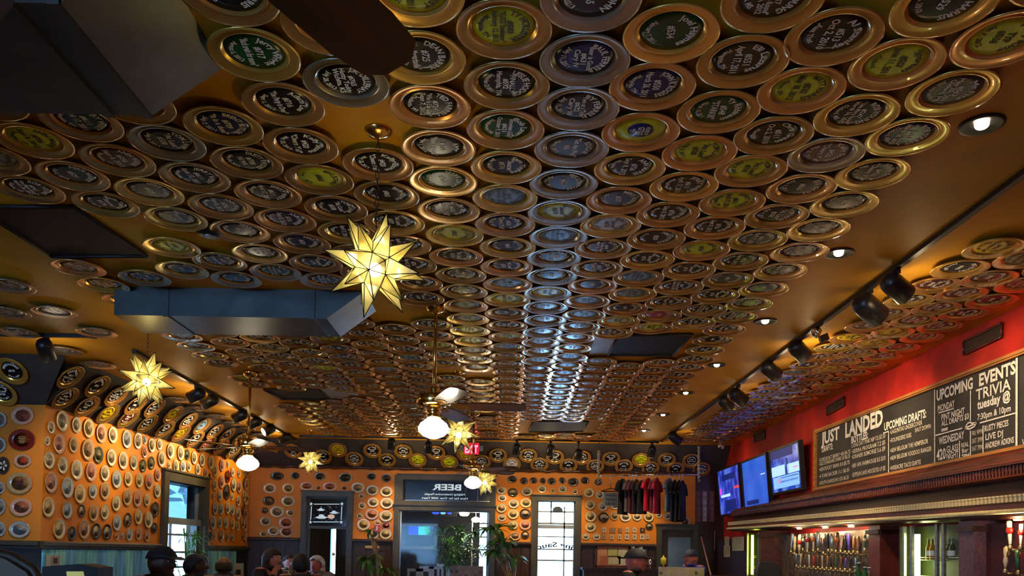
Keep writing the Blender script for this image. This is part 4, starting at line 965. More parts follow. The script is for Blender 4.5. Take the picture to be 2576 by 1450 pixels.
# red poster box among the plates
p = PY(949, 1330, YB); MBt = thing('fire_alarm', 'red fire alarm pull box with a white strip among the plates', 'alarm', frame(p, (1, 0, 0), U3))
MB().prism([(-.055, -.06, 0), (.055, -.06, 0), (.045, .055, 0), (-.045, .055, 0)], (0, 0, .04)).build('alarm_box', M('alarm_red', (.45, .012, .01), .35), MBt)
MB().box((-.012, -.035, .04), (.012, .035, .046)).build('white_strip', m_white, MBt)

# ================================================================== bar wall: chalkboard
XB = XR - .045
tl, bl_, tr_, br_ = PX(2056, 1087, XB), PX(2052, 1233, XB), PX(2576, 886, XB), PX(2576, 1127, XB)
slope = ((tl.z - tr_.z) / (tl.y - tr_.y) + (bl_.z - br_.z) / (bl_.y - br_.y)) / 2
YN = 4.35                                                   # board runs on past the picture's edge
def ext(a, b, y): return a + (b - a) * ((y - a.y) / (b.y - a.y))
yl = (tl.y + bl_.y) / 2
TLp, BLp, TRp, BRp = ext(tl, tr_, yl), ext(bl_, br_, yl), ext(tl, tr_, YN), ext(bl_, br_, YN)
m_slate = M('chalkboard_slate', (.020, .019, .017), .55, col2=(.040, .038, .033), scale=3, detail=7)
m_oak = M('honey_oak_frame', (.42, .17, .035), .4, var=.3, stretch=(6, .8, 6), scale=4)
m_chalk = M('white_chalk', (.80, .78, .70), .9, var=.15, scale=60)
m_chalkt = M('tinted_chalk', (.62, .58, .46), .9, var=.2, scale=60)
o = Vector((XB, yl, BLp.z))
cb = thing('chalkboard', 'long black chalkboard with white lettering in a honey wood frame', 'chalkboard', T(o))
MB().prism([p - o for p in (TLp, BLp, BRp, TRp)], (.03, 0, 0)).build('slate', m_slate, cb)
def edge(a, b, w=.035, d=.035):
    dr = (b - a).normalized(); n = Vector((-1, 0, 0)); s = dr.cross(n).normalized()
    MB().obox((a + b) / 2 - o + n * d * .5 + Vector((.01, 0, 0)), (b - a) / 2 + dr * w, s * w / 2 * 1.1, n * d / 2).build('frame_rail', m_oak, cb)
    MB().obox((a + b) / 2 - o + n * d * 1.05 + Vector((.01, 0, 0)), (b - a) / 2 + dr * w * .6, s * w * .22, n * d * .25).build('frame_bead', m_oak, cb)
edge(TLp, TRp); edge(BLp, BRp); edge(TLp, BLp); edge(TRp, BRp)
rt = Vector((0, -1, -slope)).normalized()
def Z2(x, y): return x / 4.394 + 2000, y / 4.394 + 880
def chalk(s, xl, yb, xr, cap, bold=.02, m=None, raw=False):
    (x0, y0), x1 = (Z2(xl, yb), xr / 4.394 + 2000) if not raw else ((xl, yb), xr)
    a = PX(x0, y0, XB - .004); yy = PX(x1, y0, XB - .004).y
    capm = (cap / 4.394 if not raw else cap) * depth_scale(a)
    b = MB(); put_text(b, s, 0, 0, capm, a.y - yy, bold, left=True)
    l = b.build('lettering', m or m_chalk, cb, T(-o) @ frame(a, rt, U3)); l['kind'] = 'stuff'
chalk('JUST', 290, 1052, 490, 128, .035); chalk('LANDED', 555, 972, 970, 158, .04); chalk('DRAFTS:', 298, 1137, 418, 66); chalk('BOTTLES:', 622, 1037, 805, 74, .03)
for i, s in enumerate(['GOSE BOAT BERRY 4.8 $4.75', '•OLD STANDARD DARK 5.0 $6.25', '•KENTUCKY SIREN 5.0 $5.75', '•4 TUNE BACKER 11.1 $6.50', '•SOUTH DARKSON 5.5% $6.25']): chalk(s, 2061, (1163, 1173, 1187, 1204, 1221)[i], 2139 - i, 8.5, .012, m_chalkt, True)
for i, s in enumerate(['LONG DAY PINK NIP 7.5 $7.50', '•SIERRA PROGRAM 7.2 $5', '•DINNER REMORSE 5.6 $9', '•BBF APR FARMHOUSE 8.5 $10', '•ZEPPELIN LAND HOCKEYES 6.9 $5']): chalk(s, 2143, (1127, 1142, 1156, 1178, 1201)[i], 2227, 10, .012, m_chalkt, True)
chalk('UPCOMING DRAFTS:', 985, 897, 1450, 84, .03)
for s, x, y, xr in (('•LAGUNITAS UNDERCOVER', 1050, 937, 1405), ('SHUT DOWN', 1325, 917, 1500), ('•FOUNDERS KBS', 1050, 1032, 1285), ('•NEW BELGIUM THE HEMPEROR', 1050, 1142, 1470), ('•NEW BELGIUM VOODOO RANGER', 1050, 1227, 1510), ('•WISEACRE TACO DAFTE', 1050, 1337, 1390)): chalk(s, x, y, xr, 46, .012, m_chalkt)
chalk('UPCOMING', 1565, 567, 1965, 112, .035); chalk('EVENTS', 2035, 402, 2440, 130, .035); chalk('MONDAY', 1580, 690, 1765, 72); chalk('PINT NIGHT', 1618, 786, 1875, 68); chalk('ALL DRAFTS $3', 1618, 850, 1920, 58)
chalk('TRIVIA', 2000, 562, 2385, 118, .015); chalk('tuesday @', 2015, 662, 2385, 96, .03); chalk('7:30pm & 10pm', 2015, 782, 2385, 66); chalk('WEDNESDAY', 1590, 1052, 1870, 80); chalk('420', 1565, 1227, 1665, 118); chalk('GLASS', 1675, 1142, 1805, 72, .012); chalk('NIGHT', 1675, 1215, 1805, 70, .012)
chalk('REAL', 1838, 1085, 1920, 48, .012); chalk('Bar', 1845, 1145, 1915, 48, .012); chalk('7PM', 1840, 1216, 1925, 54); chalk('FRI 9PM', 1955, 955, 2070, 52, .008, m_chalkt); chalk('SAT 3PM', 1955, 1040, 2070, 52, .008, m_chalkt); chalk('SAT 7PM', 1955, 1125, 2070, 52, .008, m_chalkt)
chalk('RUSTY PIECES', 2095, 907, 2360, 64); chalk('LIVE DJ', 2105, 1002, 2300, 66); chalk('ANDREW ADKINS', 2100, 1097, 2420, 62); chalk('W', 2512, 1080, 2570, 90)
def stroke(*pts, w=.010):
    b = MB(); q = [PX(*Z2(*p), XB - .005) - o for p in pts]
    for a, c in zip(q, q[1:]):
        d = (c - a).normalized(); s = d.cross(Vector((1, 0, 0))).normalized() * w / 2
        b.prism([a - s, c - s, c + s, a + s], (-.002, 0, 0))
    b.build('chalk_line', m_chalk, cb)
for p in (((1545, 440), (1545, 1290)), ((1942, 455), (1940, 790)), ((1940, 900), (1940, 1200)), ((975, 925), (1035, 905), (1035, 1390)), ((2080, 840), (2080, 1155)), ((1820, 1010), (1820, 1225)), ((1555, 950), (1850, 870)), ((1590, 702), (1755, 652)), ((2045, 812), (2440, 702)), ((1620, 885), (1690, 866)), ((1620, 902), (1690, 883))): stroke(*p)
stroke((2452, 92), (2450, 1110), w=.022)
stroke((1880, 870), (1910, 815), (1940, 805), (1955, 815), (2005, 810), (1985, 850), (1930, 880), (1880, 870), (1935, 845), (2003, 815), w=.012)

# two dark speakers/vents let into the red wall above the board, one above the screens
for i, (l, t_, r_, b_) in enumerate([((2428, 893), 0, (2524, 848), 0), ((2083, 1045), 0, (2126, 1021), 0), ((1899, 1113), 0, (1926, 1103), 0)]):
    hpx = (34, 22, 20)[i]
    a = PX(l[0], l[1], XR - .002); b2 = PX(r_[0], r_[1], XR - .002); hgt = hpx * depth_scale((a + b2) / 2)
    e = thing('wall_vent', ['dark vent in the red wall over the events heading', 'small dark vent in the red wall over the start of the chalkboard', 'small dark vent in the red wall above the televisions'][i], 'vent', T(a))
    zv = Vector((0, 0, hgt)); sp = b2 - a
    MB().prism([Vector(), sp, sp + zv, zv], (-.012, 0, 0)).build('vent_back', m_brown, e)
    f = MB()
    for p0, p1 in ((Vector(), sp), (sp, sp + zv), (sp + zv, zv), (zv, Vector())): f.tube([p0 + Vector((-.014, 0, 0)), p1 + Vector((-.014, 0, 0))], .010, 4)
    f.build('vent_frame', m_mahog, e)

# ------------------------------------------------------------------ televisions
def screen_mat(name, seed, a, b_, c, sc):
    m = bpy.data.materials.new(name); m.use_nodes = True; nt = m.node_tree; bs = nt.nodes['Principled BSDF']
    tc = nt.nodes.new('ShaderNodeTexCoord'); mp = nt.nodes.new('ShaderNodeMapping'); mp.inputs['Location'].default_value = (seed, seed * .7, 0); mp.inputs['Scale'].default_value = sc
    nz = nt.nodes.new('ShaderNodeTexNoise'); nz.inputs['Scale'].default_value = 5; nz.inputs['Detail'].default_value = 6
    rp = nt.nodes.new('ShaderNodeValToRGB'); e = rp.color_ramp.elements; e[0].position = .36; e[0].color = tuple(a) + (1,); e[1].position = .66; e[1].color = tuple(c) + (1,)
    x = e.new(.5); x.color = tuple(b_) + (1,)
    nt.links.new(tc.outputs['Object'], mp.inputs[0]); nt.links.new(mp.outputs[0], nz.inputs['Vector']); nt.links.new(nz.outputs[0], rp.inputs[0])
    nt.links.new(rp.outputs[0], bs.inputs['Emission Color']); bs.inputs['Emission Strength'].default_value = .5
    bs.inputs['Base Color'].default_value = (.01, .01, .012, 1); bs.inputs['Roughness'].default_value = .25
    return m
SM = [screen_mat('screen_game', 3, (.002, .02, .30), (.01, .10, .80), (.25, .50, 1), (1, 1, 1)), screen_mat('screen_plain', 9, (.012, .10, .75), (.02, .15, .90), (.04, .20, 1), (.4, .4, .4)), screen_mat('screen_news', 5, (.01, .02, .30), (.03, .07, .75), (.14, .25, 1), (1.3, .7, 1))]
m_sl = M('screen_caption', (.02, .02, .03), .4, emit=(.20, .42, .95), es=1.0)
m_sw = M('screen_pale', (.02, .02, .03), .4, emit=(.38, .60, 1.0), es=1.0); m_sd = M('screen_dark', (.004, .008, .03), .4, emit=(.0, .015, .15), es=.7); m_sr = M('screen_red', (.02, .01, .01), .4, emit=(.7, .05, .05), es=1)
XTV = 3.40
for i, (pl_, pr_, zt, zb, lab) in enumerate([(1941, 2012, (1141, 1114), (1242, 1226), 'wall television with a bright blue game picture nearest the chalkboard'), (1871, 1931, (1164, 1148), (1285, 1270), 'wall television showing a plain blue picture, middle of three'), (1810, 1861, (1186, 1172), (1297, 1286), 'wall television with a purple-blue picture nearest the back corner')]):
    ya, yb = PX(pl_, 1200, XTV).y, PX(pr_, 1200, XTV).y
    zt_ = (PX(pl_, zt[0], XTV).z + PX(pr_, zt[1], XTV).z) / 2; zb_ = (PX(pl_, zb[0], XTV).z + PX(pr_, zb[1], XTV).z) / 2
    if ya > YB - .12: yb -= ya - (YB - .12); ya = YB - .12
    w, h = ya - yb, zt_ - zb_
    m = frame(Vector((XTV, (ya + yb) / 2, (zt_ + zb_) / 2)), (0, -1, -slope), U3) @ Matrix.Rotation(R(5), 4, 'X')
    t = thing('television', lab, 'television', m)
    MB().box((-w / 2 - .03, -h / 2 - .03, -.05), (w / 2 + .03, h / 2 + .03, -.004)).build('casing', m_blacks, t)
    f = MB()
    for a in ((-w / 2 - .03, -h / 2 - .03, w / 2 + .03, -h / 2), (-w / 2 - .03, h / 2, w / 2 + .03, h / 2 + .03), (-w / 2 - .03, -h / 2, -w / 2, h / 2), (w / 2, -h / 2, w / 2 + .03, h / 2)): f.box((a[0], a[1], -.004), (a[2], a[3], .008))
    f.build('bezel', m_black, t)
    sc_ = MB().box((-w / 2, -h / 2, -.004), (w / 2, h / 2, .001)).build('screen', SM[i], t)
    def rect(n, x0, y0, x1, y1, mt): MB().box((w * x0, h * y0, .001), (w * x1, h * y1, .002)).build(n, mt, sc_)
    if i == 0:
        rect('picture_shape', -.48, -.12, .0, .12, m_sw); rect('picture_shape', .08, -.12, .48, .10, m_sw); rect('caption_bar', -.45, -.42, .45, -.14, m_sl); rect('caption_bar', -.18, -.20, .42, -.17, m_sd); rect('caption_bar', -.18, -.30, .42, -.25, m_sd); rect('caption_bar', .28, -.02, .44, .01, m_sr); rect('caption_bar', -.26, -.30, -.18, -.18, m_sr)
        rect('picture_shape', .05, -.14, .12, .25, m_sd); rect('picture_shape', -.5, .30, .3, .5, m_sd)
    if i == 1: rect('caption_bar', -.40, -.42, .10, -.33, m_sd); rect('picture_shape', .25, .14, .42, .16, m_sw)
    if i == 2: rect('picture_shape', -.3, .25, .35, .38, m_sd); rect('caption_bar', -.42, -.12, .05, -.06, m_sw); rect('picture_shape', -.2, -.45, .3, -.2, m_sd); rect('picture_shape', -.46, -.05, -.36, .1, M('screen_magenta', (.02, .01, .02), .4, emit=(.6, .05, .8), es=1)); rect('caption_bar', .25, .02, .48, .07, m_sr)
    MB().box((-.08, -.08, -.13), (.08, .08, -.05)).build('wall_bracket', m_black, t)

# ------------------------------------------------------------------ back bar: cornice, gallery, dentils, pilasters
SY = .0117
Y0, Y1 = 3.6, 12.55
zoff = (Y0 - 5.3) * SY
bb = thing('back_bar', 'carved mahogany back bar with gilt dentil cornice under the chalkboard', 'bar', T(XR, Y0, 0))
dv = Vector((0, Y1 - Y0, (Y1 - Y0) * SY))
def zz(z, y): return z + (y + Y0 - 5.3) * (.0117 - (z - 1.65) * .03)
def run(name, prof, m):                                     # profile in (x, z) run along the wall
    n = len(prof); L = Y1 - Y0
    MB().add([(x - XR, 0, zz(z, 0)) for x, z in prof] + [(x - XR, L, zz(z, L)) for x, z in prof], [tuple(range(n)), tuple(range(2 * n - 1, n - 1, -1))] + [(i, n + i, n + (i + 1) % n, (i + 1) % n) for i in range(n)]).build(name, m, bb)
run('crown_moulding', [(3.54, 2.02), (3.47, 2.02), (3.455, 2.0), (3.43, 1.985), (3.42, 1.955), (3.395, 1.945), (3.39, 1.925), (3.54, 1.925)], m_mahog)
run('gallery_back', [(3.54, 1.925), (3.42, 1.925), (3.42, 1.82), (3.54, 1.82)], m_mahog)
run('gallery_shelf', [(3.54, 1.828), (3.33, 1.828), (3.32, 1.815), (3.34, 1.805), (3.54, 1.805)], m_mahog)
run('frieze', [(3.54, 1.805), (3.40, 1.805), (3.385, 1.70), (3.54, 1.70)], m_mahogd)
run('dentil_bed', [(3.54, 1.70), (3.33, 1.70), (3.31, 1.645), (3.30, 1.635), (3.54, 1.635)], m_mahogd)
run('red_band', [(3.54, 1.637), (3.305, 1.637), (3.305, 1.595), (3.54, 1.595)], m_mahog)
rope = MB(); npt = 60
rope.tube([(3.30 - XR, dv.y * i / npt, zz(1.583, dv.y * i / npt)) for i in range(npt + 1)], .016, 8); rope.build('rope_moulding', m_gold, bb)
run('lower_moulding', [(3.54, 1.575), (3.32, 1.575), (3.33, 1.55), (3.36, 1.535), (3.54, 1.535)], m_mahogd)
dent = MB().prism([(-.02, -.013, 0), (.0, -.013, 0), (.0, .013, 0), (-.02, .013, 0)], (0, 0, .036)); dent.prism([(-.024, -.016, .036), (.0, -.016, .036), (.0, .016, .036), (-.024, .016, .036)], (0, 0, .012))
dent_me = dent.mesh('dentil', m_gold)
nd = int((Y1 - Y0) / .048)
for i in range(nd):
    y = .02 + i * .048; ob('dentil', dent_me, bb, T(3.322 - XR, y, zz(1.645, y)))
sp = MB().lathe([(.011, 0), (.014, .008), (.007, .016), (.013, .036), (.007, .056), (.012, .066), (.010, .073)], 8).mesh('spindle', m_mahog)
sp2 = MB().lathe([(.011, 0), (.015, .01), (.008, .02), (.015, .045), (.007, .07), (.011, .075), (.004, .080), (.008, .086), (1e-5, .092)], 8).mesh('spindle', m_mahog)
y = .03; i = 0; sps = []
while y < Y1 - Y0 - .02: sps.append(y); y += .040
for i, y in enumerate(sps): ob('spindle', sp2 if i % 9 in (3, 4) else sp, bb, T(3.365 - XR, y, zz(1.828, y)))
run('gallery_rail', [(3.385, 1.902), (3.345, 1.902), (3.345, 1.914), (3.385, 1.914)], m_mahog)
def ylook(px, x=3.40): return PX(px, 1400, x).y
def pilaster(px0, px1, m, cap=True):
    ya, yb = ylook(px1, 3.36) - Y0, ylook(px0, 3.36) - Y0
    e = MB().box((3.36 - XR, ya, 0), (-.005, yb, 1.538 + zoff + SY * ya)).build('pilaster', m, bb)
    if cap: MB().box((3.335 - XR, ya - .02, 1.46 + zoff + SY * ya), (-.005, yb + .02, 1.50 + zoff + SY * ya)).build('capital', m_mahogd, bb)
pilaster(2185, 2213, M('red_mahogany_pilaster', (.16, .028, .016), .4, var=.25)); pilaster(2412, 2450, M('plum_pilaster', (.13, .060, .075), .35, var=.3, scale=40)); pilaster(1912, 1946, m_mahog)
MB().box((-.10, 0, .95), (-.004, ylook(2452) - Y0, 1.54 + zoff)).build('niche_back', M('deep_red_board', (.06, .006, .005), .5), bb)
MB().box((3.46 - XR, ylook(2185) - Y0, 0), (-.004, ylook(1946) - Y0, 1.54 + zoff + .02)).build('niche_back', M('tap_wall_steel', (.16, .12, .07), .35, .5, var=.6, scale=14, detail=8), bb)
MB().box((2.95 - XR, 0, .0), (-.004, Y1 - Y0, .98)).build('counter', m_mahogd, bb)

# small warm lamps under the cornice, over the taps
m_puck = M('niche_lamp_glow', (1, .7, .4), .4, emit=(1, .62, .25), es=1.6)
for px_ in (2010, 2075, 2140, 2560):
    y_ = PX(px_, 1340, 3.38).y - Y0
    MB().lathe([(1e-5, -.012), (.028, -.011), (.032, 0)], 14).build('niche_lamp', m_puck, bb, T(3.385 - XR, y_, zz(1.535, y_)))
    light('niche_lamp_beam', 'POINT', Vector((3.335, y_ + Y0, zz(1.535, y_) - .045)), 2.2, (1, .72, .38), bb, .03)

# ------------------------------------------------------------------ glass door coolers with lit tubes
m_neon = M('yellow_green_tube', (1, 1, .6), .5, emit=(.85, 1, .10), es=6)
m_tubew = M('fluorescent_tube', (1, 1, .9), .5, emit=(.95, 1, .42), es=12)
m_steel = M('brushed_steel', (.42, .41, .36), .3, .8, var=.2, stretch=(1, 1, 9))
m_cool = M('cooler_interior', (.035, .05, .012), .5, var=.3)
def cooler(label, px0, px1, tubes, mull, mt):
    ya, yb = ylook(px1, 3.36), ylook(px0, 3.36); t = thing('cooler', label, 'cooler', T(XR, (ya + yb) / 2, .985)); L = yb - ya; H = 1.528 - .985 + zoff + SY * (ya - Y0)
    b = MB(); b.box((-.05, -L / 2, 0), (-.005, L / 2, H)); b.box((3.38 - XR, -L / 2, 0), (-.05, -L / 2 + .02, H)); b.box((3.38 - XR, L / 2 - .02, 0), (-.05, L / 2, H)); b.box((3.38 - XR, -L / 2, 0), (-.05, L / 2, .02)); b.build('cabinet', m_cool, t)
    for s in mull:
        yy = (ylook(s, 3.36) - (ya + yb) / 2); MB().box((3.350 - XR, yy - .016, .0), (3.372 - XR, yy + .016, H)).build('door_frame', m_steel, t)
    MB().box((3.356 - XR, -L / 2 + .03, .02), (3.360 - XR, L / 2 - .03, H - .01)).build('glass_door', m_pane, t)
    for s, top, r in tubes:
        p = PX(s, top, 3.40); MB().tube([(3.40 - XR, p.y - (ya + yb) / 2, .03), (3.40 - XR, p.y - (ya + yb) / 2, min(p.z - .985, H - .03))], r, 10).build('light_tube', mt, t)
        light('cooler_tube_glow', 'POINT', Vector((3.40, p.y, 1.22)), .35, (.8, 1, .25), t, .05)
    for zz in (.12, .27):
        b = MB(); y0_, y1_ = -L / 2 + .03, L / 2 - .03
        for k in range(4): b.tube([(3.39 - XR + k * .03, y0_, zz), (3.39 - XR + k * .03, y1_, zz)], .003, 5)
        b.tube([(3.385 - XR, y0_, zz + .02), (3.385 - XR, y1_, zz + .02)], .003, 5)
        b.build('wire_shelf', m_steel, t)
    return t
cooler('lit glass-door cooler with a glowing yellow-green tube between the pilasters', 2256, 2410, [(2308, 1345, .021)], (2275, 2294, 2357, 2374), m_tubew)
cooler('slim cooler with a bright yellow tube beside the posted papers', 1876, 1912, [(1893, 1347, .018)], (1880, 1908), m_neon)
# bottles and a can in the cooler
m_btl = [glassmat('clear_bottle_glass', (.75, .85, .88), .25), M('amber_bottle', (.35, .18, .01), .15, var=.2), M('green_bottle', (.02, .12, .04), .15)]
def bottle(p, m, label, h=.24, r=.03, cap=m_white, group=None):
    t = thing('bottle', label, 'bottle', T(p), group)
    MB().lathe([(r * .9, 0), (r, .01), (r, h * .55), (r * .45, h * .72), (r * .38, h * .92), (r * .45, h * .93), (r * .45, h * .96), (1e-5, h * .96)], 14).build('bottle_body', m, t)
    MB().lathe([(r * .46, h * .95), (r * .46, h), (1e-5, h)], 12).build('cap', cap, t)
    MB().lathe([(r * 1.02, h * .18), (r * 1.02, h * .42)], 14, cap=False).build('paper_label', m_white, t)
for px_, mt, lab in ((2336, m_btl[1], 'amber bottle on the cooler shelf beside the bright tube'), (2346, m_btl[1], 'slim amber bottle on the cooler shelf behind the door frame'), (2388, m_btl[0], 'clear bottle with white cap on the cooler shelf by the plum pilaster'), (2396, m_btl[0], 'clear bottle against the plum pilaster on the cooler shelf')):
    p = PX(px_, 1400, 3.435); bottle((3.435, p.y, .985 + .275), mt, lab, .17, .022)
# posted papers by the slim cooler
for i, (x, y, w, h) in enumerate([(1857, 1369, 30, 35), (1829, 1363, 11, 24), (1829, 1388, 16, 28), (1794, 1360, 9, 48)]):
    p = PX(x, y, 3.40); s = depth_scale(p)
    t = thing('posted_paper', ['square yellowed sheet of paper posted beside the slim cooler', 'narrow paper slip posted over a wider one behind the bar', 'small paper sheet below a narrow slip behind the bar', 'tall narrow price strip posted at the dark corner post'][i], 'paper', frame(p, (0, -1, 0), U3))
    W = w * p.y / 2080 * p.y / 3.4 * .98
    MB().box((-W / 2, -h * s / 2, 0), (W / 2, h * s / 2, .003)).build('sheet', M('old_paper', (.45, .42, .24), .7, var=.12), t)
    b = MB()
    for k in range(5): b.box((-W * .38, h * s * (.3 - .15 * k), .003), (W * .3, h * s * (.3 - .15 * k) + .006, .004))
    b.build('print_line', M('faded_ink', (.2, .19, .12), .7), t)['kind'] = 'stuff'
MB_ = MB().box((3.41, ylook(1876) + .02, 0), (XR - .006, ylook(1805, 3.41), 1.52)); tag(MB_.build('corner_cupboard', m_mahogd), 'dark wooden cupboard side behind the bar carrying posted papers', 'cupboard')

# ------------------------------------------------------------------ beer taps
m_th = {'bone': M('tap_bone', (.56, .46, .26), .35), 'white': M('tap_white', (.66, .64, .56), .35), 'red': M('tap_red', (.55, .02, .015), .35), 'black': M('tap_black', (.012, .011, .012), .3), 'steel': M('tap_steel', (.42, .50, .52), .2, .7), 'brown': M('tap_brown', (.16, .055, .025), .35), 'violet': M('tap_violet', (.10, .06, .42), .35), 'orange': M('tap_orange', (.62, .16, .02), .4), 'green': M('tap_green', (.03, .13, .06), .3), 'pink': M('tap_pink', (.50, .32, .28), .4), 'copper': M('tap_copper', (.36, .14, .06), .35)}
shapes = {'taper': [(.010, 0), (.014, .01), (.020, .10), (.026, .20), (.024, .215), (1e-5, .22)], 'club': [(.010, 0), (.016, .03), (.028, .08), (.020, .12), (.030, .17), (.026, .21), (1e-5, .23)], 'knob': [(.009, 0), (.010, .12), (.030, .135), (.034, .165), (.022, .19), (1e-5, .195)], 'paddle': [(.010, 0), (.022, .02), (.028, .06), (.030, .17), (.020, .20), (1e-5, .205)]}
m_tapbrass = M('dull_brass', (.52, .40, .20), .3, .85, var=.2)
def tap(px, py_base, h_px, shape, col, label, group, badge=None, x=3.40, square=True, letter=None):
    p = PX(px, py_base, x); s = depth_scale(p); k = h_px * s / .22
    t = thing('beer_tap', label, 'tap', T(p), group)
    d = MB(); d.tube([(XR - x - .09, 0, -.035), (.03, 0, -.035), (.0, 0, -.03)], .011, 8); d.tube([(.005, 0, -.03), (-.012, .0, -.052), (-.018, 0, -.085)], [.010, .009, .008], 8); d.lathe([(.014, -.034), (.016, -.02), (.012, -.005), (.008, .002)], 10); d.build('faucet', m_tapbrass, t)
    m = Matrix.Rotation(R(random.uniform(-5, 5)), 4, 'Y') @ Matrix.Diagonal((.7 * k, 1.35 * k, k, 1))
    hd = MB().lathe(shapes[shape], 4 if shape == 'paddle' else 10).build('handle', m_th[col], t, m)
    if badge: MB().lathe([(.022, .10), (.034, .115), (.034, .145), (.022, .16)], 8).build('badge', m_th[badge], hd)
    if letter:
        b = MB(); b.obox((-.028, 0, .12), (.004, 0, 0), (0, .034, 0), (0, 0, .034)); b.build('badge_plate', m_th['pink'], hd)
        b = MB(); b.obox((-.033, 0, .12), (.002, 0, 0), (0, .028, 0), (0, 0, .028)); b.build('badge_field', m_th['black'], hd)
        b = MB(); put_text(b, letter, 0, -.018, .036, .03, .05); b.build('lettering', m_th['pink'], hd, frame(Vector((-.0355, 0, .12)), (0, -1, 0), U3))
up_row = [(1990, 1385, 44, 'taper', 'steel', None), (1999, 1390, 40, 'club', 'bone', None), (2011, 1392, 46, 'club', 'bone', 'red'), (2020, 1380, 34, 'paddle', 'black', 'white'), (2031, 1384, 42, 'taper', 'white', 'red'), (2046, 1382, 40, 'taper', 'white', 'orange'), (2058, 1380, 46, 'paddle', 'steel', None), (2071, 1388, 50, 'knob', 'pink', None), (2084, 1382, 40, 'taper', 'black', None), (2093, 1382, 42, 'paddle', 'steel', None), (2103, 1384, 44, 'club', 'brown', 'orange'), (2115, 1384, 40, 'paddle', 'pink', None), (2126, 1386, 36, 'club', 'black', None), (2136, 1386, 44, 'taper', 'violet', None), (2147, 1386, 40, 'paddle', 'copper', None), (2158, 1388, 38, 'club', 'copper', None), (2176, 1380, 34, 'taper', 'green', 'bone')]
ix = lambda c: {'bone': 'bone-coloured', 'steel': 'silvery', 'violet': 'violet', 'copper': 'coppery', 'pink': 'pale pink', 'white': 'white', 'black': 'black', 'brown': 'brown', 'green': 'green', 'red': 'red', 'orange': 'orange'}[c]
for i, (x, y, h, sh, c, bd) in enumerate(up_row):
    tap(x, y, h, sh, c, '%s %s beer tap handle%s in the upper tap row' % (ix(c), {'taper': 'tapering', 'club': 'carved', 'knob': 'slim', 'paddle': 'flat'}[sh], ' with %s badge' % ix(bd) if bd else ' with square letter badge' if sh == 'knob' else ''), 'upper row of beer taps', bd, letter='E' if sh == 'knob' else None)
lo_row = [(2004, 'steel', 'taper'), (2014, 'bone', 'club'), (2025, 'brown', 'paddle'), (2036, 'white', 'taper'), (2047, 'red', 'paddle'), (2058, 'brown', 'club'), (2069, 'bone', 'taper'), (2080, 'copper', 'club'), (2091, 'black', 'paddle'), (2102, 'green', 'taper'), (2114, 'brown', 'club'), (2126, 'violet', 'paddle'), (2139, 'black', 'club'), (2152, 'steel', 'taper')]
for i, (x, c, sh) in enumerate(lo_row):
    tap(x, 1421 + i * .9, 28, sh, c, '%s %s beer tap handle in the lower tap row' % (ix(c), {'taper': 'tapering', 'club': 'carved', 'paddle': 'flat'}[sh]), 'lower row of beer taps', x=3.36)
for i, (x, y, h, sh, c, bd, lab) in enumerate([(2541, 1372, 62, 'taper', 'white', 'red', 'white and red tapering tap handle beyond the plum pilaster'), (2568, 1372, 54, 'taper', 'white', 'red', 'white tap handle with red badge at the bar end'), (2529, 1432, 56, 'club', 'bone', None, 'turned bone-coloured tap handle below the white and red one'), (2562, 1436, 56, 'paddle', 'green', None, 'dark green flat tap handle at the bar end')]):
    tap(x, y, h, sh, c, lab, None, bd)
for i, (px_, mt, lab, h) in enumerate([(2176, m_btl[2], 'green spirit bottle standing at the end of the tap wall', .20), (2160, m_btl[2], 'large dark green bottle beside the lower taps', .24), (2150, m_btl[0], 'clear bottle beside the lower taps', .2), (2186, m_btl[0], 'clear bottle by the red pilaster', .2)]):
    p = PX(px_, 1440, 3.38 if i < 2 else 3.30); bottle((p.x, p.y, .982), mt, lab, h, .035)

# ================================================================== exit sign, camera, hangings over the back
p = PY(1186, 1130, 12.75); s = depth_scale(p)
t = thing('exit_sign', 'lit red EXIT sign hanging before the back cove', 'sign', frame(p, (1, 0, 0), U3))
MB().box((-.115, -.085, -.03), (.115, .095, .012)).build('sign_box', M('exit_red', (.30, .004, .008), .4, emit=(.9, .01, .03), es=.55), t)
b = MB(); put_text(b, 'EXIT', 0, -.062, .115, .20, .05, z=.0135); b.build('lettering', M('exit_letters', (.8, .1, .1), .4, emit=(1, .16, .22), es=2.2), t)
for sx in (-1, 1):
    MB().box((sx * .125 - .008, -.03, -.02), (sx * .125 + (.055 if sx > 0 else -.055), .05, .03)).build('emergency_lamp', M('dull_grey', (.30, .28, .24), .5), t)
MB().tube([(0, .09, -.01), (0, ZC - p.z, -.01)], .012, 6).build('mount', m_black, t)
p = PX(1814, 1124, 3.28); t = thing('security_camera', 'small white security camera in the corner above the televisions', 'camera', T(p))
MB().lathe([(1e-5, -.05), (.028, -.045), (.032, .03), (.026, .05), (1e-5, .052)], 14).build('camera_body', m_white, t, Matrix.Rotation(R(115), 4, 'X') @ Matrix.Rotation(R(30), 4, 'Y'))
MB().ball((-.02, -.045, -.025), .016).build('camera_lens', m_black, t)
MB().tube([(0, .01, .02), (0, .02, ZC - p.z)], .012, 6).build('bracket', m_white, t)

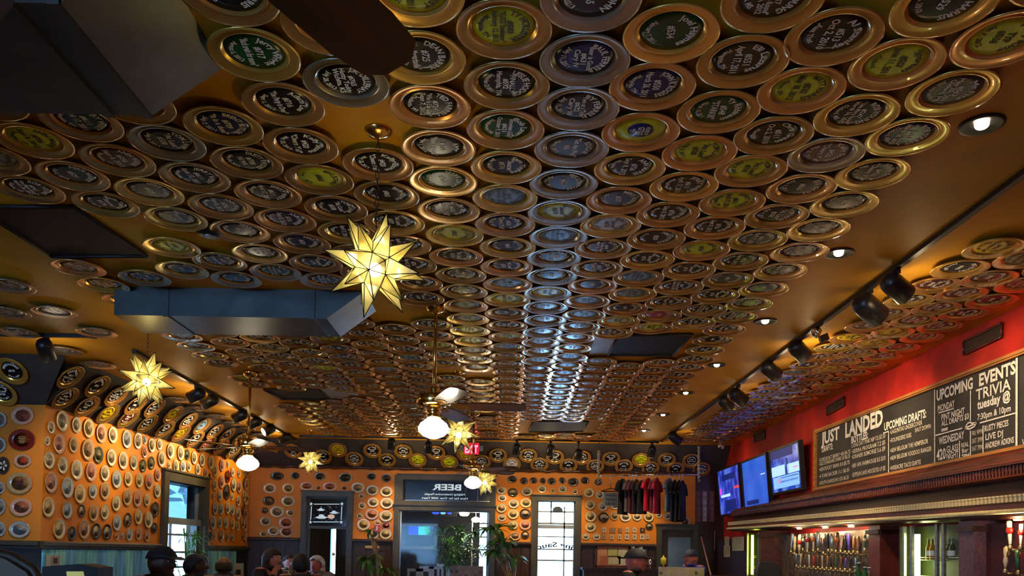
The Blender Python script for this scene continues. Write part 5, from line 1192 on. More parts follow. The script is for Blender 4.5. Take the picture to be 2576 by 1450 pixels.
# rail of T-shirts
YS = 12.72
r0, r1 = PY(1508, 1198, YS), PY(1757, 1194, YS)
t = thing('clothes_rail', 'thin metal clothes rail carrying the T-shirts before the back wall', 'rail', T(r0))
MB().tube([(0, 0, 0), r1 - r0], .010, 8).build('rail_tube', m_chrome, t)
m_gar = M('pale_garland', (.75, .70, .55), .5, var=.25, scale=60)
for i, (x, y0, y1) in enumerate([(1506, 1135, 1218), (1757, 1124, 1213)]):
    a, c = PY(x, y0, YS), PY(x, y1, YS)
    t = thing('garland', ['pale knotted garland hanging at the shirt sign end of the rail', 'pale knotted garland hanging at the bar end of the rail'][i], 'garland', T(a.x, YS, ZC))
    for k in range(4):
        pts = []; n = 26
        for j in range(n + 1):
            f = j / n; pts.append((math.sin(j * 2.1 + k * 1.57) * .018 + random.uniform(-.006, .006), math.cos(j * 2.1 + k * 1.57) * .018 - .035, (a.z - ZC) + (c.z - a.z) * f * (1 - .07 * k)))
        MB().tube(pts, .0065, 5).build('strand', m_gar, t)
    MB().tube([(0, -.035, 0), (0, -.035, a.z - ZC)], .004, 5).build('cord', m_black, t)
def shirt(px, top, bot, ang, col, label, sleeve=True, patch=None):
    a = PY(px, top, YS); L = a.z - PY(px, bot, YS).z; rz = PY(px, 1197, YS).z
    t = thing('t_shirt', label, 'shirt', T(a.x, YS, rz) @ Matrix.Rotation(R(ang), 4, 'Z'), 'T-shirts on the rail')
    zt = a.z - rz
    m = M('shirt_%02d%02d%02d' % tuple(int(99 * c) for c in col), col, .85, var=.25, scale=9)
    n = 20; loops = []
    for j, (f, w, d) in enumerate([(0, .07, .018), (.03, .13, .022), (.07, .205, .024), (.16, .215, .024), (.4, .205, .024), (.7, .21, .026), (1, .22, .028)]):
        loops.append([(w * math.cos(2 * math.pi * i / n), d * math.sin(2 * math.pi * i / n) + .008 * f * math.sin(5 * 2 * math.pi * i / n + px), zt - f * L + (.02 if j == 0 else 0)) for i in range(n)])
    b = MB(); vs = [v for l in loops for v in l]
    b.add(vs, [(j * n + i, j * n + (i + 1) % n, (j + 1) * n + (i + 1) % n, (j + 1) * n + i) for j in range(len(loops) - 1) for i in range(n)], 0, True); b.build('shirt_body', m, t)
    if sleeve:
        for sx in (-1, 1): MB().tube([(sx * .16, 0, zt - .05 * L), (sx * .24, 0, zt - .16 * L), (sx * .285, 0, zt - .32 * L)], [.022, .026, .028], 10).build('sleeve', m, t)
    if patch: MB().obox((0, -.026, zt - .22 * L), (.13, 0, 0), (0, .006, 0), (0, 0, .11 * L * 1.6)).build('chest_print', M('shirt_print', patch, .8), t)
    h = MB(); h.tube([(.015, 0, -.012), (.018, 0, .010), (0, 0, .022), (-.018, 0, .008), (-.004, 0, -.02), (0, 0, zt + .045)], .006, 6); h.tube([(-.17, 0, zt - .03), (0, 0, zt + .048), (.17, 0, zt - .03), (-.17, 0, zt - .03)], .005, 6); h.build('hanger', m_white, t)
    return t
K_, RD, MR = (.010, .009, .012), (.60, .012, .030), (.12, .008, .018)
for a in [(1567, 1209, 1295, 62, K_, 'narrow black T-shirt, first on the rail after the shirt sign'), (1582, 1212, 1290, 65, (.09, .075, .085), 'dark grey T-shirt tucked among the black ones on the rail'), (1590, 1213, 1293, 66, MR, 'maroon-black T-shirt beside the red-printed one on the rail'), (1602, 1211, 1293, 62, (.014, .006, .010), 'black T-shirt with a red patch on its chest', True, (.55, .015, .02)), (1615, 1213, 1293, 63, K_, 'black T-shirt between the red patch shirt and the bright red one'),
          (1631, 1207, 1287, 62, RD, 'bright red T-shirt on the rail'), (1645, 1210, 1292, 65, MR, 'maroon T-shirt behind the bright red one'), (1653, 1207, 1293, 66, (.42, .010, .045), 'crimson T-shirt next to the gap on the rail'), (1684, 1207, 1288, 63, (.16, .21, .26), 'grey-blue T-shirt after the gap on the rail'), (1697, 1212, 1313, 64, (.010, .014, .035), 'long navy T-shirt beside the grey-blue one'), (1709, 1213, 1313, 62, K_, 'long black T-shirt beside the navy one'), (1717, 1213, 1310, 66, (.016, .012, .010), 'last black T-shirt by the bar end of the rail')]:
    shirt(*a)
# sign hung from two hangers
a = PY(1536, 1198, YS)
t = thing('shirt_sign', 'pale hand-lettered shirt sign hung on a white and a brown hanger', 'sign', T(a.x, YS, a.z))
sgn = depth_scale(a)
def S2(px, py): q = PY(px, py, YS); return (q.x - a.x, 0, q.z - a.z)
MB().tube([S2(1537, 1196), S2(1535, 1203), S2(1536, 1206), S2(1544, 1216), S2(1526, 1221), S2(1536, 1206)], .006, 6).build('white_hanger', m_white, t)
MB().tube([S2(1536, 1221), S2(1537, 1229), S2(1512, 1237), S2(1561, 1237), S2(1537, 1229)], .009, 6).build('brown_hanger', m_mahogd, t)
q0, q1 = S2(1518, 1240), S2(1553, 1274)
MB().box((q0[0], .004, q1[2]), (q1[0], .012, q0[2])).build('card', M('sign_card', (.34, .36, .26), .7, var=.12), t)
b = MB()
for s_, y_ in (('Saucer', 1249), ('Shirts', 1260), ('& Books!', 1271)): put_text(b, s_, (q0[0] + q1[0]) / 2, S2(1536, y_)[2], .036, .15, .02)
b.build('lettering', m_black, t, Matrix(((1, 0, 0, 0), (0, 0, -1, .002), (0, 1, 0, 0), (0, 0, 0, 1))))['kind'] = 'stuff'

# brown framed panels on the dark end wall and a leaning stick
for i, x in enumerate((1756, 1772, 1790, 1806)):
    if i == 3: continue
    p = PY(x, 1275, YB); s = depth_scale(p)
    t = thing('framed_print', ['tall brown framed print beside the orange wall end', 'tall pale framed print on the panelled end wall', 'tall reddish framed print below the televisions'][i], 'picture', frame(p, (1, 0, 0), U3))
    MB().box((-.045, -.26, 0), (.045, .26, .012)).build('frame', m_mahog, t); MB().box((-.034, -.245, .012), (.034, .245, .015)).build('picture', M('faded_print_%d' % i, ((.16, .05, .03), (.34, .26, .18), (.20, .07, .04))[i], .5, var=.5, scale=14), t)

# ================================================================== plants
leaf_m = [M('leaf_green_%d' % i, c, .35, var=.35, scale=6) for i, c in enumerate([(.06, .24, .03), (.10, .34, .045), (.035, .15, .03)])]
def leaf_mesh(L, w, droop, m):
    n = 7; vs = []; fs = []
    for i in range(n + 1):
        f = i / n; ww = w * math.sin(math.pi * min(1, f * .9 + .1)) ** .8; x = L * f * (1 - .25 * droop * f); z = L * (.55 * f - droop * f * f)
        vs += [(x, -ww, z + .25 * ww), (x, 0, z), (x, ww, z + .25 * ww)]
    for i in range(n):
        for j in (0, 1): fs.append((i * 3 + j, i * 3 + j + 1, (i + 1) * 3 + j + 1, (i + 1) * 3 + j))
    return MB().add(vs, fs, 0, True).mesh('leaf', m)
LEAF = [leaf_mesh(.42, .038, d, leaf_m[i % 3]) for i, d in enumerate((.55, .85, 1.1, .75))]
NARROW = [leaf_mesh(.50, .022, d, leaf_m[i % 3]) for i, d in enumerate((.5, .8, 1.0))]
rl = random.Random(21)
def crown(parent, o, n, scale, meshes=LEAF):
    for i in range(n):
        a = i * 2.399 + rl.uniform(-.2, .2); tilt = rl.uniform(-.5, .35)
        ob('leaf', meshes[i % len(meshes)], parent, T(o) @ Matrix.Rotation(a, 4, 'Z') @ Matrix.Rotation(tilt, 4, 'Y') @ Matrix.Scale(scale * rl.uniform(.75, 1.1), 4))
m_bark = M('cane_bark', (.34, .19, .09), .7, var=.3, stretch=(1, 1, 6), scale=8, bump=.4)
m_pot = M('terracotta_pot', (.25, .08, .03), .7)
def pot(t, h=.4, r=.2): 
    MB().lathe([(r * .7, 0), (r * .75, .01), (r, h - .05), (r * 1.06, h - .05), (r * 1.06, h), (r * .92, h), (r * .9, h - .04), (1e-5, h - .04)], 20).build('pot', m_pot, t)
def dracaena(label, base, canes, Y):
    o = PY(base[0], base[1], Y); t = thing('dracaena_plant', label, 'plant', T(o.x, Y, 0)); pot(t)
    for (x0, x1, y1, rad, n, sc) in canes:
        q = PY(x1, y1, Y); p0 = PY(x0, 1450, Y)
        pts = [Vector((0, 0, .35)), Vector((p0.x - o.x, 0, p0.z)), Vector(((p0.x + q.x) / 2 - o.x + .02, .02, (p0.z + q.z) / 2)), Vector((q.x - o.x, 0, q.z))]
        MB().tube(pts, [rad, rad, rad * .95, rad * .9], 8).build('cane', m_bark, t)
        crown(t, pts[-1], n, sc)
    return t
dracaena('dracaena with a bare pale cane against the plates by the wide doorway', (955, 1450), [(955, 938, 1357, .045, 4, .4), (938, 926, 1412, .03, 18, .95), (952, 968, 1440, .02, 12, .8), (950, 931, 1338, .012, 10, .5)], 13.0)
dracaena('leafy dracaena with several canes beside the bright sash window', (1285, 1450), [(1285, 1246, 1335, .035, 24, .95), (1280, 1262, 1368, .03, 20, .9), (1292, 1290, 1412, .03, 18, .8), (1276, 1240, 1392, .02, 16, .8)], 12.7)
def palm(label, px, py_low, py_top, Y, n, L, on_left=False, base=None):
    p = PY(px, py_low, Y); h = PY(px, py_top, Y).z
    t = thing('palm_plant', label, 'plant', T(p.x, Y, 0)); pot(t, .45, .22)
    for i in range(n):
        a = i * 2.399; e = rl.uniform(.15, .55) * L; z1 = h - rl.uniform(0, .45)
        pts = [Vector((0, 0, .4)), Vector((math.cos(a) * e * .25, math.sin(a) * e * .25, z1 * .65)), Vector((math.cos(a) * e * .7, math.sin(a) * e * .7, z1 * .95)), Vector((math.cos(a) * e, math.sin(a) * e, z1))]
        st = MB().tube(pts, [.009, .007, .005, .003], 5).build('stem', leaf_m[1], t)
        for k in range(11):
            f = .35 + .65 * k / 10; j = min(2, int(f * 3)); q = pts[j].lerp(pts[j + 1], f * 3 - j)
            for sd in (-1, 1):
                ob('leaf', NARROW[(i + k) % 3], st, T(q) @ Matrix.Rotation(a + sd * .95, 4, 'Z') @ Matrix.Rotation(rl.uniform(-.5, .2), 4, 'Y') @ Matrix.Scale(rl.uniform(.45, .7) * max(L, .8), 4))
    return t
palm('bushy green palm in the room beyond the wide doorway', 1150, 1440, 1322, 15.2, 20, 1.0)
pw = PL(470, 1400) + LN * .8
palm('green palm standing before the tall window on the left wall', 470, 1430, 1322, pw.y, 8, .5)

# ================================================================== room beyond: screens, lamps, chairs
p = PY(1052, 1350, AY); s = depth_scale(p)
t = thing('framed_screen', 'grey-framed dark screen glowing blue and green in the room beyond', 'television', frame(p + Vector((0, -.004, 0)), (1, 0, 0), U3))
W, H = 98 * s / 2, 64 * s / 2
f = MB()
for a in ((-W, -H, W, -H + .06), (-W, H - .06, W, H), (-W, -H + .06, -W + .05, H - .06), (W - .06, -H + .06, W, H - .06)): f.box((a[0], a[1], 0), (a[2], a[3], .05))
f.build('frame', M('grey_green_frame', (.15, .17, .16), .5), t)
MB().box((-W, -H, 0), (W, H, .015)).build('dark_glass', M('dark_teal_glass', (.012, .030, .038), .2, col2=(.02, .05, .05), scale=3), t)
for n_, (x0, y0, x1, y1, c) in {'blue_picture': (1028, 1322, 1062, 1346, (.0, .04, .9)), 'cyan_picture': (1053, 1324, 1068, 1347, (.03, .55, .75)), 'green_picture': (1068, 1325, 1082, 1347, (.02, .5, .28)), 'blue_corner': (1082, 1324, 1091, 1332, (.02, .05, .9))}.items():
    a, c_ = PY(x0, y0, AY) - p, PY(x1, y1, AY) - p
    MB().box((a.x, c_.z, .015), (c_.x, a.z, .018 if n_ != 'cyan_picture' else .02)).build(n_, M('glow_' + n_, (.01, .01, .02), .4, emit=c, es=.9), t)
p = PY(1112, 1291, AY - 1.0); t = thing('neon_sign', 'blue lit sign on a dark shelf high in the room beyond', 'sign', T(p))
MB().box((-.28, 0, -.07), (.30, .06, .10)).build('sign_case', m_black, t)
for dx, w_, c in ((-.13, .075, (.02, .08, 1)), (.02, .055, (.12, .4, .8)), (.15, .045, (.02, .06, .9))): MB().ball((dx, -.005, 0), w_, .01, .032, 14, 8).build('lit_oval', M('lit_blue_%d' % int(dx * 100), (.01, .01, .05), .4, emit=c, es=1.3), t)
MB().box((-.28, .06, -.01), (.30, 1.0, .03)).build('shelf', m_black, t)
for i, (x, y, Y, w_) in enumerate([(1168, 1293, 15.6, .10), (1197, 1309, 16.2, .09)]):
    p = PY(x, y, Y); t = thing('pendant_lamp', ['warm dome lamp at the top of the wide doorway', 'white dome lamp on a thin rod in the room beyond'][i], 'lamp', T(p.x, Y, ZC))
    z = p.z - ZC
    MB().lathe([(1e-5, z - .05), (w_ * .7, z - .04), (w_, z), (w_ * .9, z + .03), (w_ * .3, z + .06), (1e-5, z + .062)], 20).build('glass_bowl', M('bowl_glow_%d' % i, (1, .9, .7), .4, emit=((1, .72, .35), (.95, .95, .85))[i], es=3.2), t)
    MB().tube([(0, 0, 0), (0, 0, z + .055)], .008, 6).build('rod', m_chrome, t)
    light('pendant_glow', 'POINT', p + Vector((0, 0, -.2)), 18, (1, .85, .6), t, .08)
p = PY(1188, 1370, 15.9); t = thing('steel_post', 'thin pale steel post in the room beyond the doorway', 'post', T(p.x, 15.9, 0)); MB().tube([(0, 0, 0), (0, 0, PY(1188, 1310, 15.9).z)], .014, 8).build('post_tube', m_white, t); MB().lathe([(.10, 0), (.10, .02), (.02, .04)], 16).build('post_base', m_grey, t)
m_chw = M('chair_white', (.70, .72, .74), .4)
for i, (x, y0, Y, w_) in enumerate([(1053, 1432, 14.6, .13), (1083, 1426, 15.0, .10), (1127, 1420, 15.6, .10)]):
    p = PY(x, y0, Y); t = thing('white_chair', 'white slat-back chair in the room beyond the wide doorway', 'chair', T(p.x, Y, 0), 'white chairs in the room beyond'); h = p.z
    MB().box((-.2, -.2, .42), (.2, .2, .46)).build('seat', m_chw, t)
    for sx in (-1, 1):
        MB().box((sx * .2 - .02, -.2, 0), (sx * .2 + .02, -.16, .42)).build('leg', m_chw, t); MB().box((sx * .2 - .02, .16, 0), (sx * .2 + .02, .2, h)).build('back_post', m_chw, t)
    MB().box((-w_ / 2, .165, .46), (w_ / 2, .195, h)).build('back_slat', m_chw, t); MB().box((-.2, .165, h - .05), (.2, .195, h)).build('top_rail', m_chw, t)
# patchwork booth back and the menu-covered counter panel
def patch_panel(name, label, x0, x1, y0, Y, base, cols, seed, nx, nz):
    a, b_ = PY(x0, y0, Y), PY(x1, y0, Y); W = b_.x - a.x; t = thing(name, label, 'panel', T(a.x, Y, 0))
    MB().box((0, 0, 0), (W, .05, a.z)).build('panel_board', base, t); r_ = random.Random(seed)
    for i in range(nx):
        for j in range(nz):
            if r_.random() < .55:
                x_, z_ = W * (i + .1) / nx, a.z - .03 - (j + 1) * .065
                MB().box((x_, -.006, z_), (x_ + W / nx * r_.uniform(.4, .85), 0, z_ + r_.uniform(.03, .055))).build('patch', cols[r_.randrange(len(cols))], t)
patch_panel('patchwork_screen', 'brown patchwork wooden booth back before the wide doorway', 1132, 1216, 1424, 11.2, M('booth_wood', (.22, .13, .09), .5, var=.3), [M('patch_dark', (.06, .03, .02), .5), M('patch_tan', (.30, .19, .12), .5), M('patch_red', (.18, .07, .05), .5)], 4, 7, 4)
patch_panel('menu_board', 'pale counter panel covered with small menus and stickers by the bar', 1658, 1772, 1427, 10.6, M('menu_board_pale', (.46, .40, .28), .6, var=.15), [M('sticker_green', (.10, .13, .05), .5), M('sticker_yellow', (.45, .42, .06), .5), M('sticker_red', (.25, .05, .03), .5), M('sticker_grey', (.25, .24, .22), .5)], 9, 9, 3)
# notice board, files and small things by the bar end
YN_ = YB - .03
p = PY(1541, 1402, YN_); s = depth_scale(p); W, H = 88 * s / 2, 52 * s / 2
t = thing('notice_board', 'wood-framed notice board pinned with papers below the cards', 'board', frame(p, (1, 0, 0), U3))
MB().box((-W, -H, -.008), (W, H, .008)).build('cork', M('cork', (.42, .22, .08), .8, var=.25, scale=30), t)
f = MB()
for a in ((-W, -H, W, -H + .03), (-W, H - .03, W, H), (-W, -H, -W + .03, H), (W - .03, -H, W, H)): f.box((a[0], a[1], .008), (a[2], a[3], .022))
f.build('frame', m_mahog, t)
for i, (x, y, w_, h_, c) in enumerate([(-.55, .45, .28, .35, (.55, .25, .10)), (.0, .4, .3, .4, (.52, .46, .12)), (.55, .35, .28, .5, (.58, .50, .26)), (-.5, -.35, .22, .45, (.45, .12, .05)), (.1, -.3, .35, .4, (.55, .45, .22)), (.6, -.4, .25, .4, (.60, .52, .30))]):
    MB().box((W * (x - w_), H * (y - h_), .008), (W * (x + w_), H * (y + h_), .011)).build('pinned_paper', M('pinned_%d' % i, c, .7), t)
for i in range(7):
    x = 1592 + i * 5; p0 = PY(x, 1376 + (i * 7) % 9, YN_ - .12); h = p0.z
    tag(MB().box((p0.x - .014, YN_ - .22, 1.05), (p0.x + .014, YN_ - .02, h)).build('file_binder', M('binder_%d' % (i % 4), [(.5, .55, .58), (.62, .62, .60), (.12, .14, .16), (.35, .37, .38)][i % 4], .5)), 'thin upright %s binder beside the notice board' % ('grey-blue', 'white', 'dark grey', 'grey')[i % 4], 'binder', 'binders beside the notice board')
struct_shelf = thing('host_counter', 'dark wooden counter below the notice board', 'counter', T(PY(1545, 1430, YB).x, YB - .3, 0))
MB().box((-.55, -.25, 0), (.75, .275, 1.01)).build('counter_body', m_mahogd, struct_shelf); MB().box((-.58, -.29, 1.01), (.78, .279, 1.05)).build('counter_top', m_mahogd, struct_shelf)
p = PY(1636, 1430, YB - .3); tag(MB().lathe([(.028, 1.05), (.036, 1.19), (.034, 1.19), (.026, 1.06), (1e-5, 1.06)], 16).build('steel_tumbler', m_chrome, None, T(p.x, YB - .3, 0)), 'shiny steel tumbler on the counter by the notice board', 'cup')
p = PY(1669, 1430, 10.62); t = thing('yellow_bottle', 'yellow squeeze bottle standing on the menu-covered panel', 'bottle', T(p.x, 10.625, PY(1669, 1427, 10.6).z))
MB().lathe([(.008, 0), (.010, .03), (.035, .04), (.036, .11), (.012, .125), (.008, .15), (1e-5, .152)], 14).build('bottle_body', M('mustard_yellow', (.75, .62, .03), .4), t); MB().lathe([(.010, .15), (.012, .165), (1e-5, .168)], 10).build('cap', m_mahogd, t)
a, c = PY(1764, 1352, 12.9), PY(1783, 1427, 12.4); tag(MB().tube([a, c, c + (c - a) * 1.9], .012, 6).build('leaning_pole', M('pink_wood', (.42, .20, .15), .6)), 'thin pale wooden pole leaning by the dark doorway', 'pole')
p = PY(120, 1411, LA.y) ; tq = PL(120, 1411); t = thing('thermostat', 'beige square thermostat on the blue plank wainscot', 'thermostat', frame(tq + LN * .03, LD, U3))
MB().box((-.075, -.055, 0), (.075, .055, .05)).build('cover', M('beige_plastic', (.42, .32, .20), .5), t); MB().box((-.035, -.028, .05), (.035, .028, .052)).build('dial_window', m_brown, t)
p = PY(937, 1377, YB); tag(MB().box((p.x - .115, YB - .034, p.z - .022), (p.x + .115, YB - .018, p.z + .022)).build('wood_plaque', M('pale_wood', (.50, .36, .16), .6)), 'pale horizontal wooden plaque behind the bare dracaena cane', 'plaque')
# rounded booth seat back low at the left edge, dark till with lit screen
p = PY(10, 1450, 4.6)
t = thing('padded_bench', 'rounded brown padded seat back at the near left', 'seat', T(p.x - .12, 4.6, 0))
MB().prism([(-.42, 0, .35), (.30, 0, .35), (.31, 0, 1.0), (.24, 0, 1.10), (.12, 0, 1.17), (-.05, 0, 1.21), (-.42, 0, 1.22)], (0, .10, 0)).build('padding', M('brown_leather', (.10, .055, .025), .5, var=.2), t); MB().tube([(.315, .05, .35), (.325, .05, 1.0), (.25, .05, 1.115), (.125, .05, 1.185), (-.05, .05, 1.225), (-.42, .05, 1.235)], .028, 8).build('piping', M('dark_leather', (.05, .025, .015), .5), t); MB().box((-.42, -.30, 0), (.30, .10, .35)).build('seat_base', m_brown, t)
p = PY(190, 1444, 6.4); t = thing('till_screen', 'dark till with a small lit yellow-green screen', 'till', T(p.x, 6.4, 0))
MB().prism([(-.30, 0, 0), (.18, 0, 0), (.17, 0, p.z + .05), (.02, 0, p.z + .075), (-.26, 0, p.z + .05)], (0, .25, 0)).build('till_body', m_blacks, t)
MB().prism([(-.055, -.004, p.z - .08), (.085, -.004, p.z - .08), (.06, -.004, p.z + .018), (-.07, -.004, p.z + .015)], (0, .004, 0)).build('screen', M('till_screen_glow', (.3, .32, .1), .4, emit=(.42, .42, .12), es=.5), t)
p = PX(1935, 1440, 2.9); t = thing('bar_monitor', 'dark rounded back of a monitor on the bar', 'monitor', T(2.9, p.y, .98)); h = PX(1935, 1413, 2.9).z - .98
MB().prism([(-.13, 0, .02), (.15, 0, .02), (.12, 0, h * .8), (.05, 0, h), (-.10, 0, h * .96), (-.13, 0, h * .5)], (0, .12, 0)).build('monitor_shell', m_black, t); MB().box((-.08, .02, 0), (.08, .12, .03)).build('foot', m_blacks, t)

# ================================================================== people
def capsule(b, p0, r0, p1, r1, n=12):
    p0, p1 = Vector(p0), Vector(p1); ax = (p1 - p0).normalized()
    pts, rs = [], []
    for j in range(4): a = math.pi / 2 * j / 4; pts.append(p0 - ax * r0 * math.cos(a)); rs.append(max(.001, r0 * math.sin(a)))
    for j in range(5): a = math.pi / 2 * j / 4; pts.append(p1 + ax * r1 * math.sin(a)); rs.append(max(.001, r1 * math.cos(a)))
    b.tube(pts, rs, n)
skins = {'dark': M('skin_deep', (.075, .028, .016), .5), 'fair': M('skin_fair', (.46, .17, .11), .5), 'ruddy': M('skin_ruddy', (.50, .13, .085), .5), 'brown': M('skin_brown', (.20, .085, .045), .5)}
m_eye = M('eye_white', (.6, .58, .54), .3); m_pupil = M('eye_dark', (.01, .008, .006), .2); m_lip = M('lips', (.28, .06, .05), .5); m_trou = M('dark_trousers', (.012, .013, .018), .8)
def person(label, px, py, Y, yaw, skin, shirt, hair, haircol, hand_face=False, lean=.0, k=1., nod=0.):
    """px, py: middle of the head in the photograph; yaw 0 faces away from the camera, 180 faces it"""
    hp = PY(px, py, Y); z0 = hp.z - .69 * k * .88; ox = Matrix.Rotation(R(yaw), 4, 'Z')
    off = ox @ Vector((0, .035 + lean, 0))
    seat = Vector((hp.x - off.x, Y - off.y, z0))
    b = MB()
    b.ball((0, 0, .10), .17, .13, .11); b.ball((0, .03 + lean * .3, .24), .165, .13, .17); b.ball((0, .02 + lean * .6, .41), .185, .115, .17)
    capsule(b, (-.155, lean * .8, .525), .070, (.155, lean * .8, .525), .070); capsule(b, (0, .0 + lean * .85, .50), .060, (0, .02 + lean, .60), .056)
    hd = Vector((0, .035 + lean, .69))
    b.ball(hd, .079, .099, .117, 16, 12); b.ball(hd + Vector((0, .035, -.070)), .054, .056, .055); capsule(b, hd + Vector((0, .093, .012)), .012, hd + Vector((0, .112, -.022)), .017, 8)
    b.ball(hd + Vector((0, .075, .040)), .055, .024, .014)
    for sx in (-1, 1): b.ball(hd + Vector((sx * .080, -.005, -.008)), .014, .022, .034, 8, 6)
    hands = []
    for sx in (-1, 1):
        sh, el = Vector((sx * .185, lean * .8, .51)), Vector((sx * .25, .12 + lean * .8, .24))
        wr = Vector((sx * .15, .33, .27))
        if hand_face and sx > 0: el = Vector((.23, .20, .34)); wr = Vector((.075, .13 + lean, .53))
        capsule(b, sh, .056, el, .044); capsule(b, el, .042, wr, .031)
        d = (wr - el).normalized(); side = d.cross(Vector((0, 0, 1))).normalized()
        pm = wr + d * .05; b.ball(pm, .034, .042, .026, 10, 8); hands.append(pm)
        for q in range(4):
            f0 = pm + d * .025 + side * (.030 - .020 * q); f1 = f0 + d * (.035, .042, .040, .030)[q]; capsule(b, f0, .0105, f1, .0095, 6); capsule(b, f1, .0095, f1 + d * .018 + Vector((0, 0, -.018)), .0085, 6)
        capsule(b, wr + d * .02 + side * .030 * (1 if sx < 0 else -1), .012, wr + d * .06 + side * .058 * (1 if sx < 0 else -1), .010, 6)
        hip, kn, an = Vector((sx * .09, .03, .08)), Vector((sx * .12, .42, .07)), Vector((sx * .12, .40, -min(.40, z0 / (.88 * k) - .10)))
        capsule(b, hip, .088, kn, .062); capsule(b, kn, .060, an, .042); capsule(b, an + Vector((0, -.03, -.03)), .042, an + Vector((0, .14, -.045)), .036)
    o_ = b.build('person_form', skins[skin]); md = o_.modifiers.new('r', 'REMESH'); md.mode = 'VOXEL'; md.voxel_size = .0105; md.use_smooth_shade = True
    sm_ = o_.modifiers.new('s', 'SMOOTH'); sm_.factor = .5; sm_.iterations = 3
    dg = bpy.context.evaluated_depsgraph_get(); dg.update()
    me = bpy.data.meshes.new_from_object(o_.evaluated_get(dg)); bpy.data.objects.remove(o_)
    me.name = 'person_body'; me.materials.clear()
    for m in (skins[skin], shirt, m_trou): me.materials.append(m)
    for pg in me.polygons:
        c = pg.center; i = 1
        if c.z > .575: i = 0
        elif any((c - h).length < .105 for h in hands): i = 0
        elif c.z < .12 and (c.y > .05 or c.z < .06): i = 2
        pg.material_index = i; pg.use_smooth = True
    t = thing('person', label, 'person', T(seat) @ ox @ Matrix.Diagonal((k, k, k * .88, 1)))
    ob('body', me, t)
    for sx in (-1, 1):
        e = MB().ball(hd + Vector((sx * .030, .086, .012)), .010, .008, .007, 8, 6).build('eye', m_eye, t); MB().ball(hd + Vector((sx * .030, .0935, .012)), .005, .003, .005, 6, 5).build('iris', m_pupil, e)
    MB().ball(hd + Vector((0, .092, -.058)), .024, .010, .008, 8, 6).build('mouth', m_lip, t)
    hm = M('hair_%02d%02d%02d' % tuple(int(99 * c) for c in haircol), haircol, .7, var=.4, scale=20)
    def shell(name, m, rx, ry, rz, keep, c0=(0, 0, 0)):
        n_, kk = 20, 14; vs = []; fs = []; c = hd + Vector(c0)
        for j in range(kk + 1):
            for i in range(n_):
                th, ph = math.pi * j / kk, 2 * math.pi * i / n_
                vs.append(c + Vector((rx * math.sin(th) * math.cos(ph), ry * math.sin(th) * math.sin(ph), rz * math.cos(th))))
        for j in range(kk):
            for i in range(n_):
                q = (j * n_ + i, j * n_ + (i + 1) % n_, (j + 1) * n_ + (i + 1) % n_, (j + 1) * n_ + i)
                cc = sum((vs[w] for w in q), Vector()) / 4 - hd
                if keep(cc): fs.append(q)
        used = sorted({w for q in fs for w in q}); ix_ = {w: i_ for i_, w in enumerate(used)}; so = MB().add([vs[w] for w in used], [tuple(ix_[w] for w in q) for q in fs], 0, True).build(name, m, t); sd_ = so.modifiers.new('t', 'SOLIDIFY'); sd_.thickness = .008
    if hair == 'cap':
        shell('cap', hm, .088, .108, .128, lambda c: c.z > .035)
        br = [(math.cos(a) * .075, .095 + math.sin(a) * .085, .040 - .02 * math.sin(a)) for a in [math.pi * i / 10 for i in range(11)]]
        MB().prism([hd + Vector(q) for q in br], (0, 0, .006)).build('cap_brim', hm, t)
    elif hair == 'short': shell('hair', hm, .086, .107, .125, lambda c: c.z - .95 * c.y > .0 and c.z > -.075)
    elif hair == 'long':
        shell('hair', hm, .092, .112, .127, lambda c: c.z - 1.25 * c.y > -.045); shell('hair_ends', hm, .088, .07, .12, lambda c: c.y < .03, (0, -.035, -.08))
    elif hair == 'balding': shell('hair', hm, .084, .104, .119, lambda c: c.y < -.005 and -.06 < c.z < .045)
    if hair == 'beardcap': 
        shell('cap', hm, .088, .108, .128, lambda c: c.z > .035)
    cl = MB(); cl.tube([(.085 * math.cos(a), .012 + lean + .080 * math.sin(a), .585 + .012 * math.cos(a - 1.5)) for a in [2 * math.pi * i / 16 for i in range(17)]], .020, 7); cl.build('collar', shirt, t)
    # simple stool under the sitter
    st = thing('stool', 'wooden stool under the ' + label.split(' beside')[0][:46].rsplit(' ', 1)[0], 'stool', T(seat.x, seat.y, 0) @ ox)
    hs = max(.15, seat.z - .012 * k); MB().lathe([(.16, hs - .04), (.17, hs - .03), (.17, hs - .005), (1e-5, hs)], 18).build('seat', m_mahogd, st)
    for i in range(4): a = math.pi / 4 + i * math.pi / 2; MB().tube([(.11 * math.cos(a), .11 * math.sin(a), hs - .03), (.15 * math.cos(a), .15 * math.sin(a), 0)], .016, 6).build('leg', m_mahogd, st)
    return t
CL = lambda n, c: M('cloth_' + n, c, .85, var=.25, scale=12)
person('person in a dark cap bent low before the left wall window', 402, 1416, 6.3, 250, 'dark', CL('black', (.012, .011, .012)), 'cap', (.014, .012, .016), lean=.10, k=1.12)
person('person with a dark beanie beside the window palm', 492, 1424, 8.0, 290, 'dark', CL('charcoal', (.03, .022, .02)), 'short', (.012, .010, .014), k=1.02)
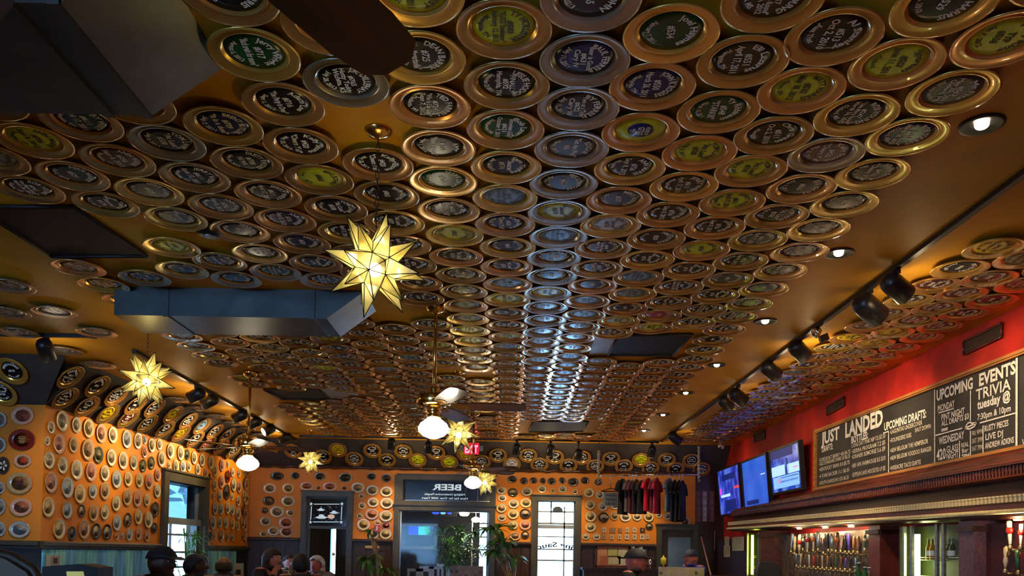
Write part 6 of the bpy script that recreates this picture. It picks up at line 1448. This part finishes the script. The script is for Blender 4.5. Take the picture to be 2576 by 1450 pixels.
person('balding person in a slate-blue shirt with back to the planks', 563, 1426, 8.7, 20, 'brown', CL('slate_blue', (.065, .070, .15)), 'balding', (.05, .03, .02))
person('dark-haired person in navy resting the chin on a hand', 683, 1408, 9.8, 250, 'fair', CL('navy', (.012, .014, .028)), 'long', (.02, .012, .010), True, lean=.06, k=1.08)
person('person in a checked shirt half hidden behind a dark-haired diner', 727, 1416, 11.7, 215, 'fair', M('cloth_check', (.05, .04, .02), .85, col2=(.42, .34, .16), scale=26, lo=.49, hi=.51), 'short', (.02, .012, .010))
person('dark-haired person in a grey jacket seen from behind', 757, 1422, 8.7, 15, 'fair', CL('grey_jacket', (.045, .045, .042)), 'short', (.008, .006, .006), k=1.05)
person('white-haired person with a ruddy face in a grey sweater', 797, 1421, 10.8, 165, 'ruddy', CL('grey_sweater', (.20, .19, .17)), 'long', (.58, .55, .50), k=1.05)
person('person in a dark cap and black jacket facing the bar', 1596, 1412, 8.5, 255, 'ruddy', CL('black_jacket', (.008, .009, .012)), 'cap', (.020, .012, .012), lean=.09, k=1.1)
person('person in a navy cap and blue shirt behind the menu panel', 1739, 1405, 11.4, 115, 'ruddy', CL('royal_blue', (.02, .03, .22)), 'cap', (.012, .016, .045), k=1.05)
p = PY(600, 1432, 8.9); t = thing('table_menu', 'pale folded menu card standing beside the balding person', 'menu', T(p.x, 8.9, .76))
h = PY(600, 1418, 8.9).z - .76; MB().prism([(-.055, 0, 0), (.06, 0, 0), (.05, 0, h), (-.05, 0, h)], (0, .01, 0)).build('menu_cover', M('menu_pale', (.34, .32, .26), .6), t); MB().box((-.025, -.002, h * .3), (.025, 0, h * .8)).build('menu_picture', m_brown, t)
t = thing('dining_table', 'dark dining table among the seated diners', 'table', T(p.x + .10, 9.0, 0)); MB().box((-.3, -.22, .72), (.3, .22, .76)).build('table_top', m_mahogd, t)
MB().box((-.04, -.04, .02), (.04, .04, .72)).build('pedestal', m_mahogd, t); MB().box((-.22, -.2, 0), (.22, .2, .03)).build('foot', m_mahogd, t)
